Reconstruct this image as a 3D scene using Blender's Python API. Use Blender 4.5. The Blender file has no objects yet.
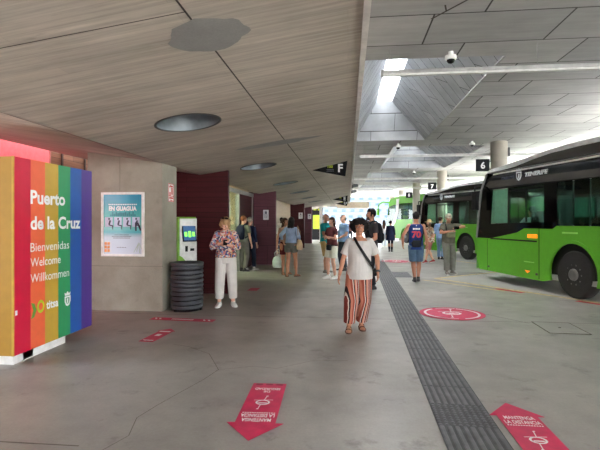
import bpy, bmesh, math, random
from mathutils import Vector, Matrix, noise
random.seed(7)
SC = bpy.context.scene
COL = SC.collection
PI = math.pi
V = Vector
def lin(c):
    return tuple(((x/255)/12.92 if x/255 <= .04045 else ((x/255+.055)/1.055)**2.4) for x in c)

# ---------------------------------------------------------------- materials
def nodes(name):
    m = bpy.data.materials.new(name); m.use_nodes = True
    nt = m.node_tree; nt.nodes.clear()
    out = nt.nodes.new('ShaderNodeOutputMaterial'); b = nt.nodes.new('ShaderNodeBsdfPrincipled')
    nt.links.new(b.outputs[0], out.inputs[0])
    return m, nt, b, out
def N(nt, t, **kw):
    n = nt.nodes.new(t)
    for k, v in kw.items():
        if k in n.inputs: n.inputs[k].default_value = v
        else: setattr(n, k, v)
    return n
def L(nt, a, b): nt.links.new(a, b)
def coords(nt, scale=(1, 1, 1), rot=(0, 0, 0), loc=(0, 0, 0), space='Object'):
    tc = nt.nodes.new('ShaderNodeTexCoord'); mp = nt.nodes.new('ShaderNodeMapping')
    mp.inputs['Scale'].default_value = scale; mp.inputs['Rotation'].default_value = rot; mp.inputs['Location'].default_value = loc
    L(nt, tc.outputs[space], mp.inputs[0]); return mp.outputs[0]
def ramp(nt, fac, stops, interp='LINEAR'):
    r = nt.nodes.new('ShaderNodeValToRGB'); r.color_ramp.interpolation = interp
    e = r.color_ramp.elements
    while len(e) < len(stops): e.new(.5)
    for k, (p, c) in zip(e, stops): k.position = p; k.color = (*lin(c), 1)
    L(nt, fac, r.inputs[0]); return r.outputs[0]
def rampv(nt, fac, stops):
    r = nt.nodes.new('ShaderNodeValToRGB'); e = r.color_ramp.elements
    while len(e) < len(stops): e.new(.5)
    for k, (p, c) in zip(e, stops): k.position = p; k.color = (c, c, c, 1)
    L(nt, fac, r.inputs[0]); return r.outputs[0]
def mixc(nt, fac, a, b, mode='MIX'):
    m = nt.nodes.new('ShaderNodeMix'); m.data_type = 'RGBA'; m.blend_type = mode
    for s, v in ((m.inputs[0], fac), (m.inputs[6], a), (m.inputs[7], b)):
        if hasattr(v, 'links'): L(nt, v, s)
        else: s.default_value = v if not isinstance(v, tuple) else (*v[:3], 1)
    return m.outputs[2]
def bump(nt, b, h, strength=.2, dist=.01):
    k = nt.nodes.new('ShaderNodeBump'); k.inputs['Strength'].default_value = strength; k.inputs['Distance'].default_value = dist
    L(nt, h, k.inputs['Height']); L(nt, k.outputs[0], b.inputs['Normal'])
def noise_n(nt, vec, scale=5, detail=4, rough=.55):
    n = nt.nodes.new('ShaderNodeTexNoise'); n.inputs['Scale'].default_value = scale
    n.inputs['Detail'].default_value = detail; n.inputs['Roughness'].default_value = rough
    L(nt, vec, n.inputs['Vector']); return n.outputs[0]
MC = {}
def plain(name, c, rough=.6, metal=0, var=.06, emis=0, spec=.5, coat=0):
    """one colour with a faint procedural unevenness"""
    if name in MC: return MC[name]
    m, nt, b, o = nodes(name)
    f = noise_n(nt, coords(nt), 9, 3)
    lo = tuple(max(0, x*(1-var)) for x in c); hi = tuple(min(255, x*(1+var)) for x in c)
    L(nt, ramp(nt, f, [(.3, lo), (.7, hi)]), b.inputs['Base Color'])
    b.inputs['Roughness'].default_value = rough; b.inputs['Metallic'].default_value = metal
    b.inputs['Specular IOR Level'].default_value = spec; b.inputs['Coat Weight'].default_value = coat
    if emis:
        b.inputs['Emission Color'].default_value = (*lin(c), 1); b.inputs['Emission Strength'].default_value = emis
    MC[name] = m; return m
def fabric(name, c, rough=.9, var=.08):
    if name in MC: return MC[name]
    m, nt, b, o = nodes(name)
    v = coords(nt); f = noise_n(nt, v, 7, 4)
    lo = tuple(max(0, x*(1-var)) for x in c); hi = tuple(min(255, x*(1+var)) for x in c)
    L(nt, ramp(nt, f, [(.3, lo), (.7, hi)]), b.inputs['Base Color'])
    b.inputs['Roughness'].default_value = rough; b.inputs['Specular IOR Level'].default_value = .2
    g = noise_n(nt, coords(nt, (14, 14, 4)), 1.2, 3)
    bump(nt, b, g, .5, .03)
    MC[name] = m; return m
def concrete(name, base, dark, grain=None, rough=.8, bumps=.3, blot=.5, spots=0):
    m, nt, b, o = nodes(name)
    v = coords(nt)
    n1 = noise_n(nt, v, blot, 5, .6)
    c = ramp(nt, n1, [(.3, dark), (.7, base)])
    if grain:
        g = noise_n(nt, coords(nt, grain), 1, 5, .65)
        c = mixc(nt, .8, c, rampc(nt, g, .72, 1.12), 'MULTIPLY')
        bump(nt, b, g, bumps, .01)
    else:
        bump(nt, b, noise_n(nt, v, 25, 4), bumps, .006)
    fine = noise_n(nt, v, 60, 3)
    c = mixc(nt, .5, c, rampc(nt, fine, .85, 1.1), 'MULTIPLY')
    if spots:
        s = noise_n(nt, coords(nt, loc=(3, 1, 0)), 2.6, 6, .62)
        c = mixc(nt, rampv(nt, s, [(.60, 0), (.70, spots)]), c, lin((88, 84, 80)), 'MIX')
    L(nt, c, b.inputs['Base Color']); b.inputs['Roughness'].default_value = rough
    return m
def rampc(nt, fac, lo, hi):
    r = nt.nodes.new('ShaderNodeValToRGB'); e = r.color_ramp.elements
    e[0].position = .3; e[1].position = .7; e[0].color = (lo, lo, lo, 1); e[1].color = (hi, hi, hi, 1)
    L(nt, fac, r.inputs[0]); return r.outputs[0]

def floor_mat():
    m, nt, b, o = nodes('polished_concrete_floor')
    v = coords(nt)
    c = ramp(nt, noise_n(nt, v, .55, 6, .62), [(.3, (140, 136, 131)), (.5, (160, 156, 150)), (.7, (174, 170, 164))])
    c = mixc(nt, .7, c, rampc(nt, noise_n(nt, v, 3.2, 6, .7), .86, 1.1), 'MULTIPLY')
    c = mixc(nt, .6, c, rampc(nt, noise_n(nt, v, 45, 3), .9, 1.08), 'MULTIPLY')
    s = noise_n(nt, coords(nt, loc=(3, 1.4, 0)), 2.1, 7, .68)
    c = mixc(nt, rampv(nt, s, [(.58, 0), (.70, .6)]), c, lin((96, 90, 85)))
    L(nt, c, b.inputs['Base Color'])
    L(nt, rampv(nt, noise_n(nt, v, 1.3, 5), [(.3, .32), (.7, .55)]), b.inputs['Roughness'])
    b.inputs['Specular IOR Level'].default_value = .5
    bump(nt, b, noise_n(nt, v, 14, 4), .08, .004)
    return m
def panel_mat():
    m, nt, b, o = nodes('concrete_panel_ceiling')
    v = coords(nt)
    br = nt.nodes.new('ShaderNodeTexBrick'); L(nt, v, br.inputs['Vector'])
    br.inputs['Scale'].default_value = 1; br.inputs['Brick Width'].default_value = 1.75; br.inputs['Row Height'].default_value = 1.0
    br.inputs['Mortar Size'].default_value = .012; br.inputs['Mortar Smooth'].default_value = 0; br.offset = .36
    br.inputs['Color1'].default_value = (*lin((158, 158, 158)), 1); br.inputs['Color2'].default_value = (*lin((178, 178, 177)), 1)
    br.inputs['Mortar'].default_value = (*lin((60, 58, 56)), 1)
    g = noise_n(nt, coords(nt, (1.2, 9, 9)), 1, 5, .65)
    c = mixc(nt, .8, br.outputs[0], rampc(nt, g, .82, 1.08), 'MULTIPLY')
    c = mixc(nt, .8, c, rampc(nt, noise_n(nt, v, 1.7, 5), .85, 1.08), 'MULTIPLY')
    L(nt, c, b.inputs['Base Color']); b.inputs['Roughness'].default_value = .75
    return m
def well_mat(name, rot):
    m, nt, b, o = nodes(name)
    v = coords(nt, rot=rot)
    br = nt.nodes.new('ShaderNodeTexBrick'); L(nt, v, br.inputs['Vector'])
    br.inputs['Scale'].default_value = 1; br.inputs['Brick Width'].default_value = 1.5; br.inputs['Row Height'].default_value = .34
    br.inputs['Mortar Size'].default_value = .007; br.inputs['Mortar Smooth'].default_value = 0
    br.inputs['Color1'].default_value = (*lin((158, 162, 168)), 1); br.inputs['Color2'].default_value = (*lin((180, 184, 189)), 1)
    br.inputs['Mortar'].default_value = (*lin((70, 70, 70)), 1)
    c = mixc(nt, .8, br.outputs[0], rampc(nt, noise_n(nt, v, 2.5, 5), .82, 1.1), 'MULTIPLY')
    L(nt, c, b.inputs['Base Color']); b.inputs['Roughness'].default_value = .75
    return m
def board_mat():
    """board-marked concrete: grain runs along X"""
    m, nt, b, o = nodes('board_marked_concrete')
    v = coords(nt)
    c = ramp(nt, noise_n(nt, v, .8, 5, .6), [(.3, (176, 167, 154)), (.7, (206, 196, 183))])
    g = noise_n(nt, coords(nt, (.8, 18, 2)), 1, 6, .7)
    c = mixc(nt, .9, c, rampc(nt, g, .66, 1.16), 'MULTIPLY')
    w = nt.nodes.new('ShaderNodeTexBrick'); L(nt, v, w.inputs['Vector'])
    w.inputs['Scale'].default_value = 1; w.inputs['Brick Width'].default_value = 2.2; w.inputs['Row Height'].default_value = .14
    w.inputs['Mortar Size'].default_value = .003; w.inputs['Mortar Smooth'].default_value = 1
    w.inputs['Color1'].default_value = (.93, .93, .93, 1); w.inputs['Color2'].default_value = (1.04, 1.03, 1.02, 1); w.inputs['Mortar'].default_value = (.82, .8, .78, 1)
    c = mixc(nt, 1, c, w.outputs[0], 'MULTIPLY')
    c = mixc(nt, rampv(nt, noise_n(nt, coords(nt, (1.2, 5, 1)), 1.5, 6, .7), [(.62, 0), (.75, .35)]), c, lin((96, 88, 80)))
    L(nt, c, b.inputs['Base Color']); b.inputs['Roughness'].default_value = .8
    bump(nt, b, g, .25, .008)
    return m
def wood_mat(name, c1, c2, row=.11, axis='xz', rough=.45):
    """dark timber cladding in horizontal boards; grain along the wall"""
    m, nt, b, o = nodes(name)
    tc = nt.nodes.new('ShaderNodeTexCoord'); sp = nt.nodes.new('ShaderNodeSeparateXYZ'); L(nt, tc.outputs['Object'], sp.inputs[0])
    ad = nt.nodes.new('ShaderNodeMath'); ad.operation = 'ADD'; L(nt, sp.outputs[0], ad.inputs[0]); L(nt, sp.outputs[1], ad.inputs[1])
    cb = nt.nodes.new('ShaderNodeCombineXYZ'); L(nt, ad.outputs[0], cb.inputs[0]); L(nt, sp.outputs[2], cb.inputs[1])
    br = nt.nodes.new('ShaderNodeTexBrick'); L(nt, cb.outputs[0], br.inputs['Vector'])
    br.inputs['Scale'].default_value = 1; br.inputs['Brick Width'].default_value = 2.4; br.inputs['Row Height'].default_value = row
    br.inputs['Mortar Size'].default_value = .004; br.inputs['Mortar Smooth'].default_value = .3
    br.inputs['Color1'].default_value = (*lin(c1), 1); br.inputs['Color2'].default_value = (*lin(c2), 1); br.inputs['Mortar'].default_value = (*lin((22, 10, 10)), 1)
    mp = nt.nodes.new('ShaderNodeMapping'); mp.inputs['Scale'].default_value = (1.2, 40, 1); L(nt, cb.outputs[0], mp.inputs[0])
    c = mixc(nt, .8, br.outputs[0], rampc(nt, noise_n(nt, mp.outputs[0], 1, 5), .72, 1.2), 'MULTIPLY')
    L(nt, c, b.inputs['Base Color']); b.inputs['Roughness'].default_value = rough; b.inputs['Specular IOR Level'].default_value = .25
    return m
def glass_mat(name, tint, gloss=.06, clear=.55, rough=.03):
    """tinted see-through pane with a fresnel sheen"""
    m, nt, b, o = nodes(name); nt.nodes.remove(b)
    tr = N(nt, 'ShaderNodeBsdfTransparent'); tr.inputs[0].default_value = (*[x*clear for x in lin(tint)], 1)
    gl = N(nt, 'ShaderNodeBsdfGlossy'); gl.inputs['Roughness'].default_value = rough
    fr = N(nt, 'ShaderNodeLayerWeight'); fr.inputs[0].default_value = .5
    pw = nt.nodes.new('ShaderNodeMath'); pw.operation = 'POWER'; pw.inputs[1].default_value = 4.5; L(nt, fr.outputs['Facing'], pw.inputs[0])
    a = nt.nodes.new('ShaderNodeMath'); a.operation = 'MULTIPLY_ADD'; a.inputs[1].default_value = .8; a.inputs[2].default_value = gloss+.025
    L(nt, pw.outputs[0], a.inputs[0])
    mx = nt.nodes.new('ShaderNodeMixShader'); L(nt, a.outputs[0], mx.inputs[0]); L(nt, tr.outputs[0], mx.inputs[1]); L(nt, gl.outputs[0], mx.inputs[2])
    L(nt, mx.outputs[0], o.inputs[0]); return m
def stripes_mat():
    m, nt, b, o = nodes('striped_trouser_fabric')
    tc = nt.nodes.new('ShaderNodeTexCoord'); sp = nt.nodes.new('ShaderNodeSeparateXYZ'); L(nt, tc.outputs['Object'], sp.inputs[0])
    a = N(nt, 'ShaderNodeMath', operation='MULTIPLY_ADD'); L(nt, sp.outputs[1], a.inputs[0]); a.inputs[1].default_value = .55; L(nt, sp.outputs[0], a.inputs[2])
    w = noise_n(nt, coords(nt, (1, 1, 1)), 3, 2)
    a2 = N(nt, 'ShaderNodeMath', operation='MULTIPLY_ADD'); L(nt, w, a2.inputs[0]); a2.inputs[1].default_value = .05; L(nt, a.outputs[0], a2.inputs[2])
    k = N(nt, 'ShaderNodeMath', operation='MULTIPLY'); L(nt, a2.outputs[0], k.inputs[0]); k.inputs[1].default_value = 5.2
    f = N(nt, 'ShaderNodeMath', operation='FRACT'); L(nt, k.outputs[0], f.inputs[0])
    c = ramp(nt, f.outputs[0], [(0, (146, 66, 50)), (.15, (214, 200, 190)), (.21, (40, 20, 26)), (.31, (196, 128, 106)), (.45, (206, 188, 178)), (.50, (130, 50, 42)), (.66, (216, 204, 194)), (.71, (34, 20, 26)), (.82, (184, 112, 90))], 'CONSTANT')
    L(nt, c, b.inputs['Base Color']); b.inputs['Roughness'].default_value = .85
    bump(nt, b, noise_n(nt, coords(nt, (18, 18, 3)), 1, 3), .6, .03)
    return m
def floral_mat(name, cols, scale=22):
    m, nt, b, o = nodes(name)
    vo = nt.nodes.new('ShaderNodeTexVoronoi'); vo.inputs['Scale'].default_value = scale; L(nt, coords(nt), vo.inputs['Vector'])
    sp = nt.nodes.new('ShaderNodeSeparateColor'); L(nt, vo.outputs['Color'], sp.inputs[0])
    n = len(cols)
    c = ramp(nt, sp.outputs[0], [(i/n, k) for i, k in enumerate(cols)], 'CONSTANT')
    L(nt, c, b.inputs['Base Color']); b.inputs['Roughness'].default_value = .85
    bump(nt, b, noise_n(nt, coords(nt, (14, 14, 5)), 1.2, 3), .5, .03)
    return m

M = dict(
    floor=floor_mat(), panel=panel_mat(), board=board_mat(),
    wallc=concrete('cast_concrete_wall', (168, 163, 150), (140, 135, 122), None, .85, .35, 1.6, .25),
    patch=concrete('grey_repair_mortar', (156, 155, 151), (142, 141, 138), None, .85, .2, 3),
    wood=wood_mat('dark_red_timber_cladding', (62, 20, 24), (72, 25, 29), rough=.6),
    wood2=wood_mat('plum_painted_cladding', (104, 62, 72), (110, 68, 78), .7, rough=.55),
    brownwood=wood_mat('brown_wood_cladding', (150, 104, 80), (130, 88, 68), .3),
    column=concrete('smooth_column_concrete', (190, 184, 172), (168, 163, 152), None, .8, .1, 1.5),
    road=concrete('pale_bay_paving', (196, 194, 190), (176, 174, 170), None, .8, .1, .4),
    white=plain('white_paint', (238, 238, 236), .5),
    offwhite=plain('off_white_plaster', (222, 220, 214), .7),
    black=plain('black_plastic', (14, 14, 16), .5, spec=.25),
    gloss_black=plain('gloss_black_panel', (7, 8, 10), .10, spec=.32),
    dark=plain('dark_grey_plastic', (58, 60, 63), .4),
    rubber=plain('tyre_rubber', (40, 39, 39), .75),
    steel=plain('brushed_steel', (176, 176, 174), .35, .8),
    alu=plain('painted_grey_metal', (150, 150, 148), .45, .3),
    rim=plain('dark_wheel_rim', (96, 95, 94), .5, .3),
    green=plain('lime_green_paint', (94, 168, 46), .4, var=.02, spec=.3),
    greend=plain('green_vinyl', (120, 180, 50), .4),
    roofw=plain('light_grey_roof_shell', (205, 207, 210), .35),
    pink=plain('pink_floor_vinyl', (206, 44, 88), .5, var=.06),
    vwhite=plain('white_vinyl', (246, 240, 240), .5, var=.03),
    dpink=plain('dark_pink_print', (150, 30, 62), .5),
    yellow=plain('worn_yellow_line_paint', (206, 188, 146), .7, var=.12),
    redpaint=plain('red_kerb_paint', (206, 60, 68), .6),
    orange=plain('amber_lamp', (255, 128, 16), .3, emis=.5),
    seatm=plain('seat_moquette', (86, 100, 92), .9),
    leaf=plain('crest_white', (232, 236, 240), .5),
    paper=plain('white_paper', (240, 240, 242), .7),
    letter=plain('white_lettering', (240, 240, 240), .5, var=.01),
    grey_print=plain('grey_print', (110, 116, 128), .6),
    lime=plain('lime_lettering', (186, 204, 40), .5),
    denim=fabric('blue_denim', (84, 108, 136)),
    tinted=glass_mat('dark_tinted_bus_glass', (205, 226, 218), .02, .62),
    clear=glass_mat('clear_bus_glass', (228, 244, 236), .02, .92),
)
SKIN = {k: plain('skin_'+k, c, .55, var=.04) for k, c in dict(tan=(190, 132, 104), light=(222, 170, 146), brown=(158, 106, 80), dark=(84, 56, 44)).items()}
HAIRM = {k: fabric('hair_'+k, c, .6, .25) for k, c in dict(black=(26, 21, 20), brown=(70, 46, 34), blond=(170, 136, 100), grey=(150, 140, 130), ginger=(128, 76, 50)).items()}

# ---------------------------------------------------------------- mesh building
def bx(bm, c, s, rot=None):
    r = bmesh.ops.create_cube(bm, size=1, matrix=Matrix.Translation(c) @ (rot.to_4x4() if rot else Matrix()) @ Matrix.Diagonal((*s, 1)))
    return r['verts']
def ring_tube(bm, rings, cap=True):
    """rings: list of lists of points, same count"""
    vs = [[bm.verts.new(p) for p in r] for r in rings]
    n = len(vs[0])
    for a, b in zip(vs, vs[1:]):
        for i in range(n): bm.faces.new((a[i], a[(i+1) % n], b[(i+1) % n], b[i]))
    if cap:
        bm.faces.new(list(reversed(vs[0]))); bm.faces.new(vs[-1])
    return vs
def frame(d):
    d = d.normalized(); up = V((0, 1, 0)) if abs(d.y) < .9 else V((1, 0, 0))
    u = up.cross(d).normalized(); return u, d.cross(u)
def tube(bm, pts, rad, seg=12, rounded=True):
    """tapered tube along points; rad: number or list; round ends on request"""
    pts = [V(p) for p in pts]
    if not isinstance(rad, (list, tuple)): rad = [rad]*len(pts)
    rings = []; n = len(pts); u = None
    for i, (p, r) in enumerate(zip(pts, rad)):
        d = (pts[min(i+1, n-1)] - pts[max(i-1, 0)])
        if d.length < 1e-6: d = V((0, 0, 1))
        d.normalize()
        if u is None: u, w = frame(d)
        else:
            u = (u - d*u.dot(d)).normalized(); w = d.cross(u)
        def rg(c, rr): return [c + (u*math.cos(2*PI*k/seg) + w*math.sin(2*PI*k/seg))*rr for k in range(seg)]
        if rounded and i == 0:
            for a in (80, 50, 25): rings.append(rg(p - d*r*math.sin(math.radians(a)), r*math.cos(math.radians(a))))
        rings.append(rg(p, r))
        if rounded and i == n-1:
            for a in (25, 50, 80): rings.append(rg(p + d*r*math.sin(math.radians(a)), r*math.cos(math.radians(a))))
    ring_tube(bm, rings)
def ell(bm, c, r, mat=None, sub=3):
    mm = Matrix.Translation(c) @ Matrix.Diagonal((*r, 1))
    if mat is not None: mm = mat @ mm
    return bmesh.ops.create_icosphere(bm, subdivisions=sub, radius=1, matrix=mm)['verts']
def cyl(bm, p0, p1, r, seg=24, r2=None):
    tube(bm, [p0, p1], [r, r if r2 is None else r2], seg, False)
def lathe(bm, prof, axis='Z', seg=32, c=(0, 0, 0)):
    c = V(c); rings = []
    for r, h in prof:
        rg = []
        for k in range(seg):
            a = 2*PI*k/seg
            if axis == 'Z': rg.append(c + V((r*math.cos(a), r*math.sin(a), h)))
            elif axis == 'X': rg.append(c + V((h, r*math.cos(a), r*math.sin(a))))
            else: rg.append(c + V((r*math.cos(a), h, r*math.sin(a))))
        rings.append(rg)
    ring_tube(bm, rings, cap=True)
def prism(bm, poly, o, u, v, n, t):
    """extrude a 2D polygon laid out on axes u,v from origin o by t along n"""
    o, u, v, n = V(o), V(u), V(v), V(n)
    a = [bm.verts.new(o + u*x + v*y) for x, y in poly]; b = [bm.verts.new(o + u*x + v*y + n*t) for x, y in poly]
    k = len(a); bm.faces.new(a); bm.faces.new(list(reversed(b)))
    for i in range(k): bm.faces.new((a[i], b[i], b[(i+1) % k], a[(i+1) % k]))
def obj(name, bm, mat, parent=None, smooth=False, bevel=0, loc=None):
    bmesh.ops.recalc_face_normals(bm, faces=bm.faces)
    me = bpy.data.meshes.new(name); bm.to_mesh(me); bm.free()
    o = bpy.data.objects.new(name, me); COL.objects.link(o)
    for m in (mat if isinstance(mat, list) else [mat]): me.materials.append(m)
    if smooth:
        for p in me.polygons: p.use_smooth = True
    if bevel:
        md = o.modifiers.new('b', 'BEVEL'); md.width = bevel; md.segments = 2; md.limit_method = 'ANGLE'
    if parent: o.parent = parent
    if loc: o.location = loc
    return o
def tag(o, label=None, cat=None, group=None, kind=None):
    if label: o['label'] = label
    if cat: o['category'] = cat
    if group: o['group'] = group
    if kind: o['kind'] = kind
    return o
def empty(name, loc=(0, 0, 0), rz=0, label=None, cat=None, group=None):
    o = bpy.data.objects.new(name, None); COL.objects.link(o); o.location = loc; o.rotation_euler = (0, 0, rz)
    o.empty_display_size = .2
    return tag(o, label, cat, group)
def struct(name, bm, mat, **k):
    return tag(obj(name, bm, mat, **k), kind='structure')
def B(): return bmesh.new()
def box(name, c, s, mat, parent=None, bevel=0, rot=None):
    b = B(); bx(b, c, s, rot); return obj(name, b, mat, parent, bevel=bevel)
def dup(root, loc, rz=None):
    r = root.copy(); COL.objects.link(r); r.location = loc
    if rz is not None: r.rotation_euler = (0, 0, rz)
    for ch in list(root.children):
        c = ch.copy(); COL.objects.link(c); c.parent = r
        for g in ch.children:
            d = g.copy(); COL.objects.link(d); d.parent = c
    return r
def remesh(bm, voxel, smooth=3):
    bmesh.ops.recalc_face_normals(bm, faces=bm.faces)
    me = bpy.data.meshes.new('tmp'); bm.to_mesh(me); bm.free()
    o = bpy.data.objects.new('tmp', me); COL.objects.link(o)
    r = o.modifiers.new('r', 'REMESH'); r.mode = 'VOXEL'; r.voxel_size = voxel; r.adaptivity = 0
    s = o.modifiers.new('s', 'SMOOTH'); s.factor = .5; s.iterations = smooth
    dg = bpy.context.evaluated_depsgraph_get(); dg.update()
    out = bpy.data.meshes.new_from_object(o.evaluated_get(dg))
    bpy.data.objects.remove(o); bpy.data.meshes.remove(me)
    return out
def mobj(name, me, mat, parent):
    me.materials.clear(); me.materials.append(mat); me.name = name
    for p in me.polygons: p.use_smooth = True
    o = bpy.data.objects.new(name, me); COL.objects.link(o); o.parent = parent
    return o
# writing: every line is turned into real letter geometry
def letters(bm, s, h=None, w=None, o=(0, 0, 0), u=(1, 0, 0), v=(0, 0, 1), bold=0., align='L', depth=.002):
    cu = bpy.data.curves.new('t', 'FONT'); cu.body = s; cu.size = 1; cu.offset = bold; cu.resolution_u = 3
    ob = bpy.data.objects.new('t', cu); COL.objects.link(ob)
    dg = bpy.context.evaluated_depsgraph_get(); dg.update()
    me = bpy.data.meshes.new_from_object(ob.evaluated_get(dg)); bpy.data.objects.remove(ob)
    xs = [p.co.x for p in me.vertices]; ys = [p.co.y for p in me.vertices]
    x0, x1 = min(xs), max(xs); cap = .73
    sy = h/cap if h else w/(x1-x0); sx = w/(x1-x0) if w else sy
    off = {'L': x0, 'C': (x0+x1)/2, 'R': x1}[align]
    o, u, v = V(o), V(u).normalized(), V(v).normalized(); n = u.cross(v)
    vs = [bm.verts.new(o + u*(p.co.x-off)*sx + v*p.co.y*sy + n*depth) for p in me.vertices]
    for f in me.polygons:
        try: bm.faces.new([vs[i] for i in f.vertices])
        except ValueError: pass
    bpy.data.meshes.remove(me)
    return (x1-x0)*sx
def flat(bm, poly, z):
    return bm.faces.new([bm.verts.new((x, y, z)) for x, y in poly])
# ---------------------------------------------------------------- the hall
CEIL = 4.25            # panelled roof over the bays
FOLD_X, FOLD_Z, SL = -3.2, 2.575, .153
EDGE_X = .145
EDGE_Z = FOLD_Z + SL*(EDGE_X-FOLD_X)
LEFT_X = -6.05
def soffit(x): return FOLD_Z + SL*abs(x-FOLD_X)

b = B(); bx(b, (3, 30, -.1), (140, 140, .2)); struct('floor', b, M['floor'])
# paving of the bays, slightly different, saw-toothed along the platform
b = B()
per = 9.0
def saw(k): return (2.37+.35*k, 12.62+per*k), (4.9+.35*k, 9.0+per*k), (4.25+.4*k, 14.3+per*k)
edge = [(6.9, 3.2), (4.77, 9.12)] if False else []
poly = [(30, -8), (11.2, -8), (10.6, 1.0)]
poly = [(30, -9), (14, -9), (9.9, 1.75), (6.2, 7.1)]
poly = [(30, -9), (12.6, -9), (10.0, -1.9)]
# run of the platform edge: diagonal in, short diagonal out, repeated
run = [(11.5, -.6), (5.0, 8.8), (2.37, 12.62), (5.6, 15.3), (4.6, 17.6), (2.9, 21.7), (6.2, 24.6), (4.6, 29), (3.4, 33), (6.4, 36), (5.2, 40), (5.2, 60)]
for (a, c) in zip(run, run[1:]):
    pass
b = B(); flat(b, [(30, -.6)] + run + [(30, 60)], .004); struct('road', b, M['road'])
def stripe(bm, p0, p1, w, z, off=0):
    p0, p1 = V((*p0, 0)), V((*p1, 0)); d = (p1-p0).normalized(); n = V((-d.y, d.x, 0))
    q = [p0+n*(off-w/2), p0+n*(off+w/2), p1+n*(off+w/2), p1+n*(off-w/2)]
    flat(bm, [(k.x, k.y) for k in q], z)
b = B()
for a, c in zip(run, run[1:8]): stripe(b, a, c, .16, .008)
stripe(b, (1.9, 12.2), (3.4, 10.4), .12, .0075, .1)
struct('trim_1', b, M['yellow'])['label'] = 'worn yellow line along the platform edge'
b = B(); dd = (V((5.0, 8.8))-V((2.37, 12.62))); Ln = dd.length; dd /= Ln
for t0, t1 in ((2.05, 2.75), (3.9, 4.6)):
    q0 = V((2.37, 12.62))+dd*t0; q1 = V((2.37, 12.62))+dd*t1; stripe(b, q0, q1, .16, .009, -.17)
for t0, t1 in ((.3, 1.2), (2.2, 3.1), (4.1, 5), (6, 6.9)):
    e = (V((11.5, -.6))-V((5.0, 8.8))).normalized(); q0 = V((5.0, 8.8))+e*t0; q1 = V((5.0, 8.8))+e*t1; stripe(b, q0, q1, .16, .009, -.17)
struct('trim_2', b, M['redpaint'])['label'] = 'red painted blocks beside the yellow line'
# joints and cracks in the slab
seam = plain('dark_joint', (72, 66, 62), .9); hair_crack = plain('hairline_crack', (112, 105, 99), .9)
b = B()
for y in (2.9, 7.25, 14.3, 21.4): stripe(b, (-12, y), (4.6 if y > 3 else -1.85, y+.03), .014 if y < 8 else .035, .003)
stripe(b, (2.3, 7.85), (2.75, 7.2), .012, .003)
cr = [(-1.72, 2.7), (-1.64, 2.94), (-1.58, 3.11), (-1.66, 3.4), (-1.60, 3.66), (-1.48, 4.07), (-1.41, 4.3), (-1.35, 4.6), (-1.5, 4.9), (-1.62, 5.14), (-1.95, 5.4), (-2.2, 5.5)]
for p, q in zip(cr, cr[1:]): stripe(b, p, q, .006, .003)
cr = [(-1.35, 4.6), (-1.0, 4.75), (-.75, 4.7), (-.4, 5.0), (0, 5.05)]
for p, q in zip(cr, cr[1:]): stripe(b, p, q, .005, .003)
struct('floor_joint', b, hair_crack)

# panelled ceiling with wells; pieces around each opening
wells = [(.2, 2.52, 7.6, 15.15), (1.6, 4.75, 16.45, 23.0), (1.1, 4.2, 24.9, 31.0), (.8, 3.9, 33.0, 39.0), (.8, 3.9, 41.0, 46.6), (-.0, 0, 0, 0)]
wells = wells[:5]
b = B(); XL, XR, YN, YF = EDGE_X, 11.0, -14, 49
y = YN
for (x0, x1, y0, y1) in wells:
    flat(b, [(XL, y), (XR, y), (XR, y0), (XL, y0)], CEIL)
    flat(b, [(XL, y0), (x0, y0), (x0, y1), (XL, y1)], CEIL); flat(b, [(x1, y0), (XR, y0), (XR, y1), (x1, y1)], CEIL)
    y = y1
flat(b, [(XL, y), (XR, y), (XR, YF), (XL, YF)], CEIL)
struct('ceiling', b, M['panel'])
wl = {'r': well_mat('well_panels_outer_side', (0, 0, -.60)), 'l': well_mat('well_panels_inner_side', (0, 0, .75)), 'y': well_mat('well_panels_end', (0, 0, 0))}
skyl, _nt, _b, _o = nodes('frosted_skylight'); _nt.nodes.remove(_b)
_t = N(_nt, 'ShaderNodeBsdfTranslucent'); L(_nt, ramp(_nt, noise_n(_nt, coords(_nt), 3), [(.3, (246, 250, 252)), (.7, (254, 255, 255))]), _t.inputs[0]); L(_nt, _t.outputs[0], _o.inputs[0])
DH = 1.1
for (x0, x1, y0, y1) in wells:
    cx = x0+(x1-x0)*.405; t0, t1, t2, t3 = cx-.23, cx+.24, y0+.35, y1-.75
    lo = [V((x0, y0, CEIL)), V((x1, y0, CEIL)), V((x1, y1, CEIL)), V((x0, y1, CEIL))]
    hi = [V((t0, t2, CEIL+DH)), V((t1, t2, CEIL+DH)), V((t1, t3, CEIL+DH)), V((t0, t3, CEIL+DH))]
    b = B(); L4 = [b.verts.new(p) for p in lo]; H4 = [b.verts.new(p) for p in hi]
    for i in range(4):
        f = b.faces.new((L4[i], L4[(i+1) % 4], H4[(i+1) % 4], H4[i])); f.material_index = {1: 0, 3: 2}.get(i, 1)
    # upstand round the skylight
    U = [b.verts.new(p+V((0, 0, .35))) for p in hi]
    for i in range(4): b.faces.new((H4[i], H4[(i+1) % 4], U[(i+1) % 4], U[i]))
    struct('ceiling_well', b, [wl['r'], wl['y'], wl['l']])
    b = B(); flat(b, [(p.x, p.y) for p in hi], CEIL+DH+.34); struct('window_skylight', b, skyl)
    # pale lip along the lower rim
    b = B()
    for p, q in zip(lo, lo[1:]+lo[:1]):
        if p.x == q.x: bx(b, (p.x, (p.y+q.y)/2, CEIL-.008), (.035, abs(p.y-q.y), .03))
    struct('trim_3', b, M['alu'])
# the slanted joint close to the camera
b = B()
for p, q, w in (((1.10, 6.13), (1.46, 5.62), .03), ((1.25, 5.92), (1.2, 5.75), .02)):
    stripe(b, p, q, w, CEIL-.004)
struct('ceiling_joint', b, seam)

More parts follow.
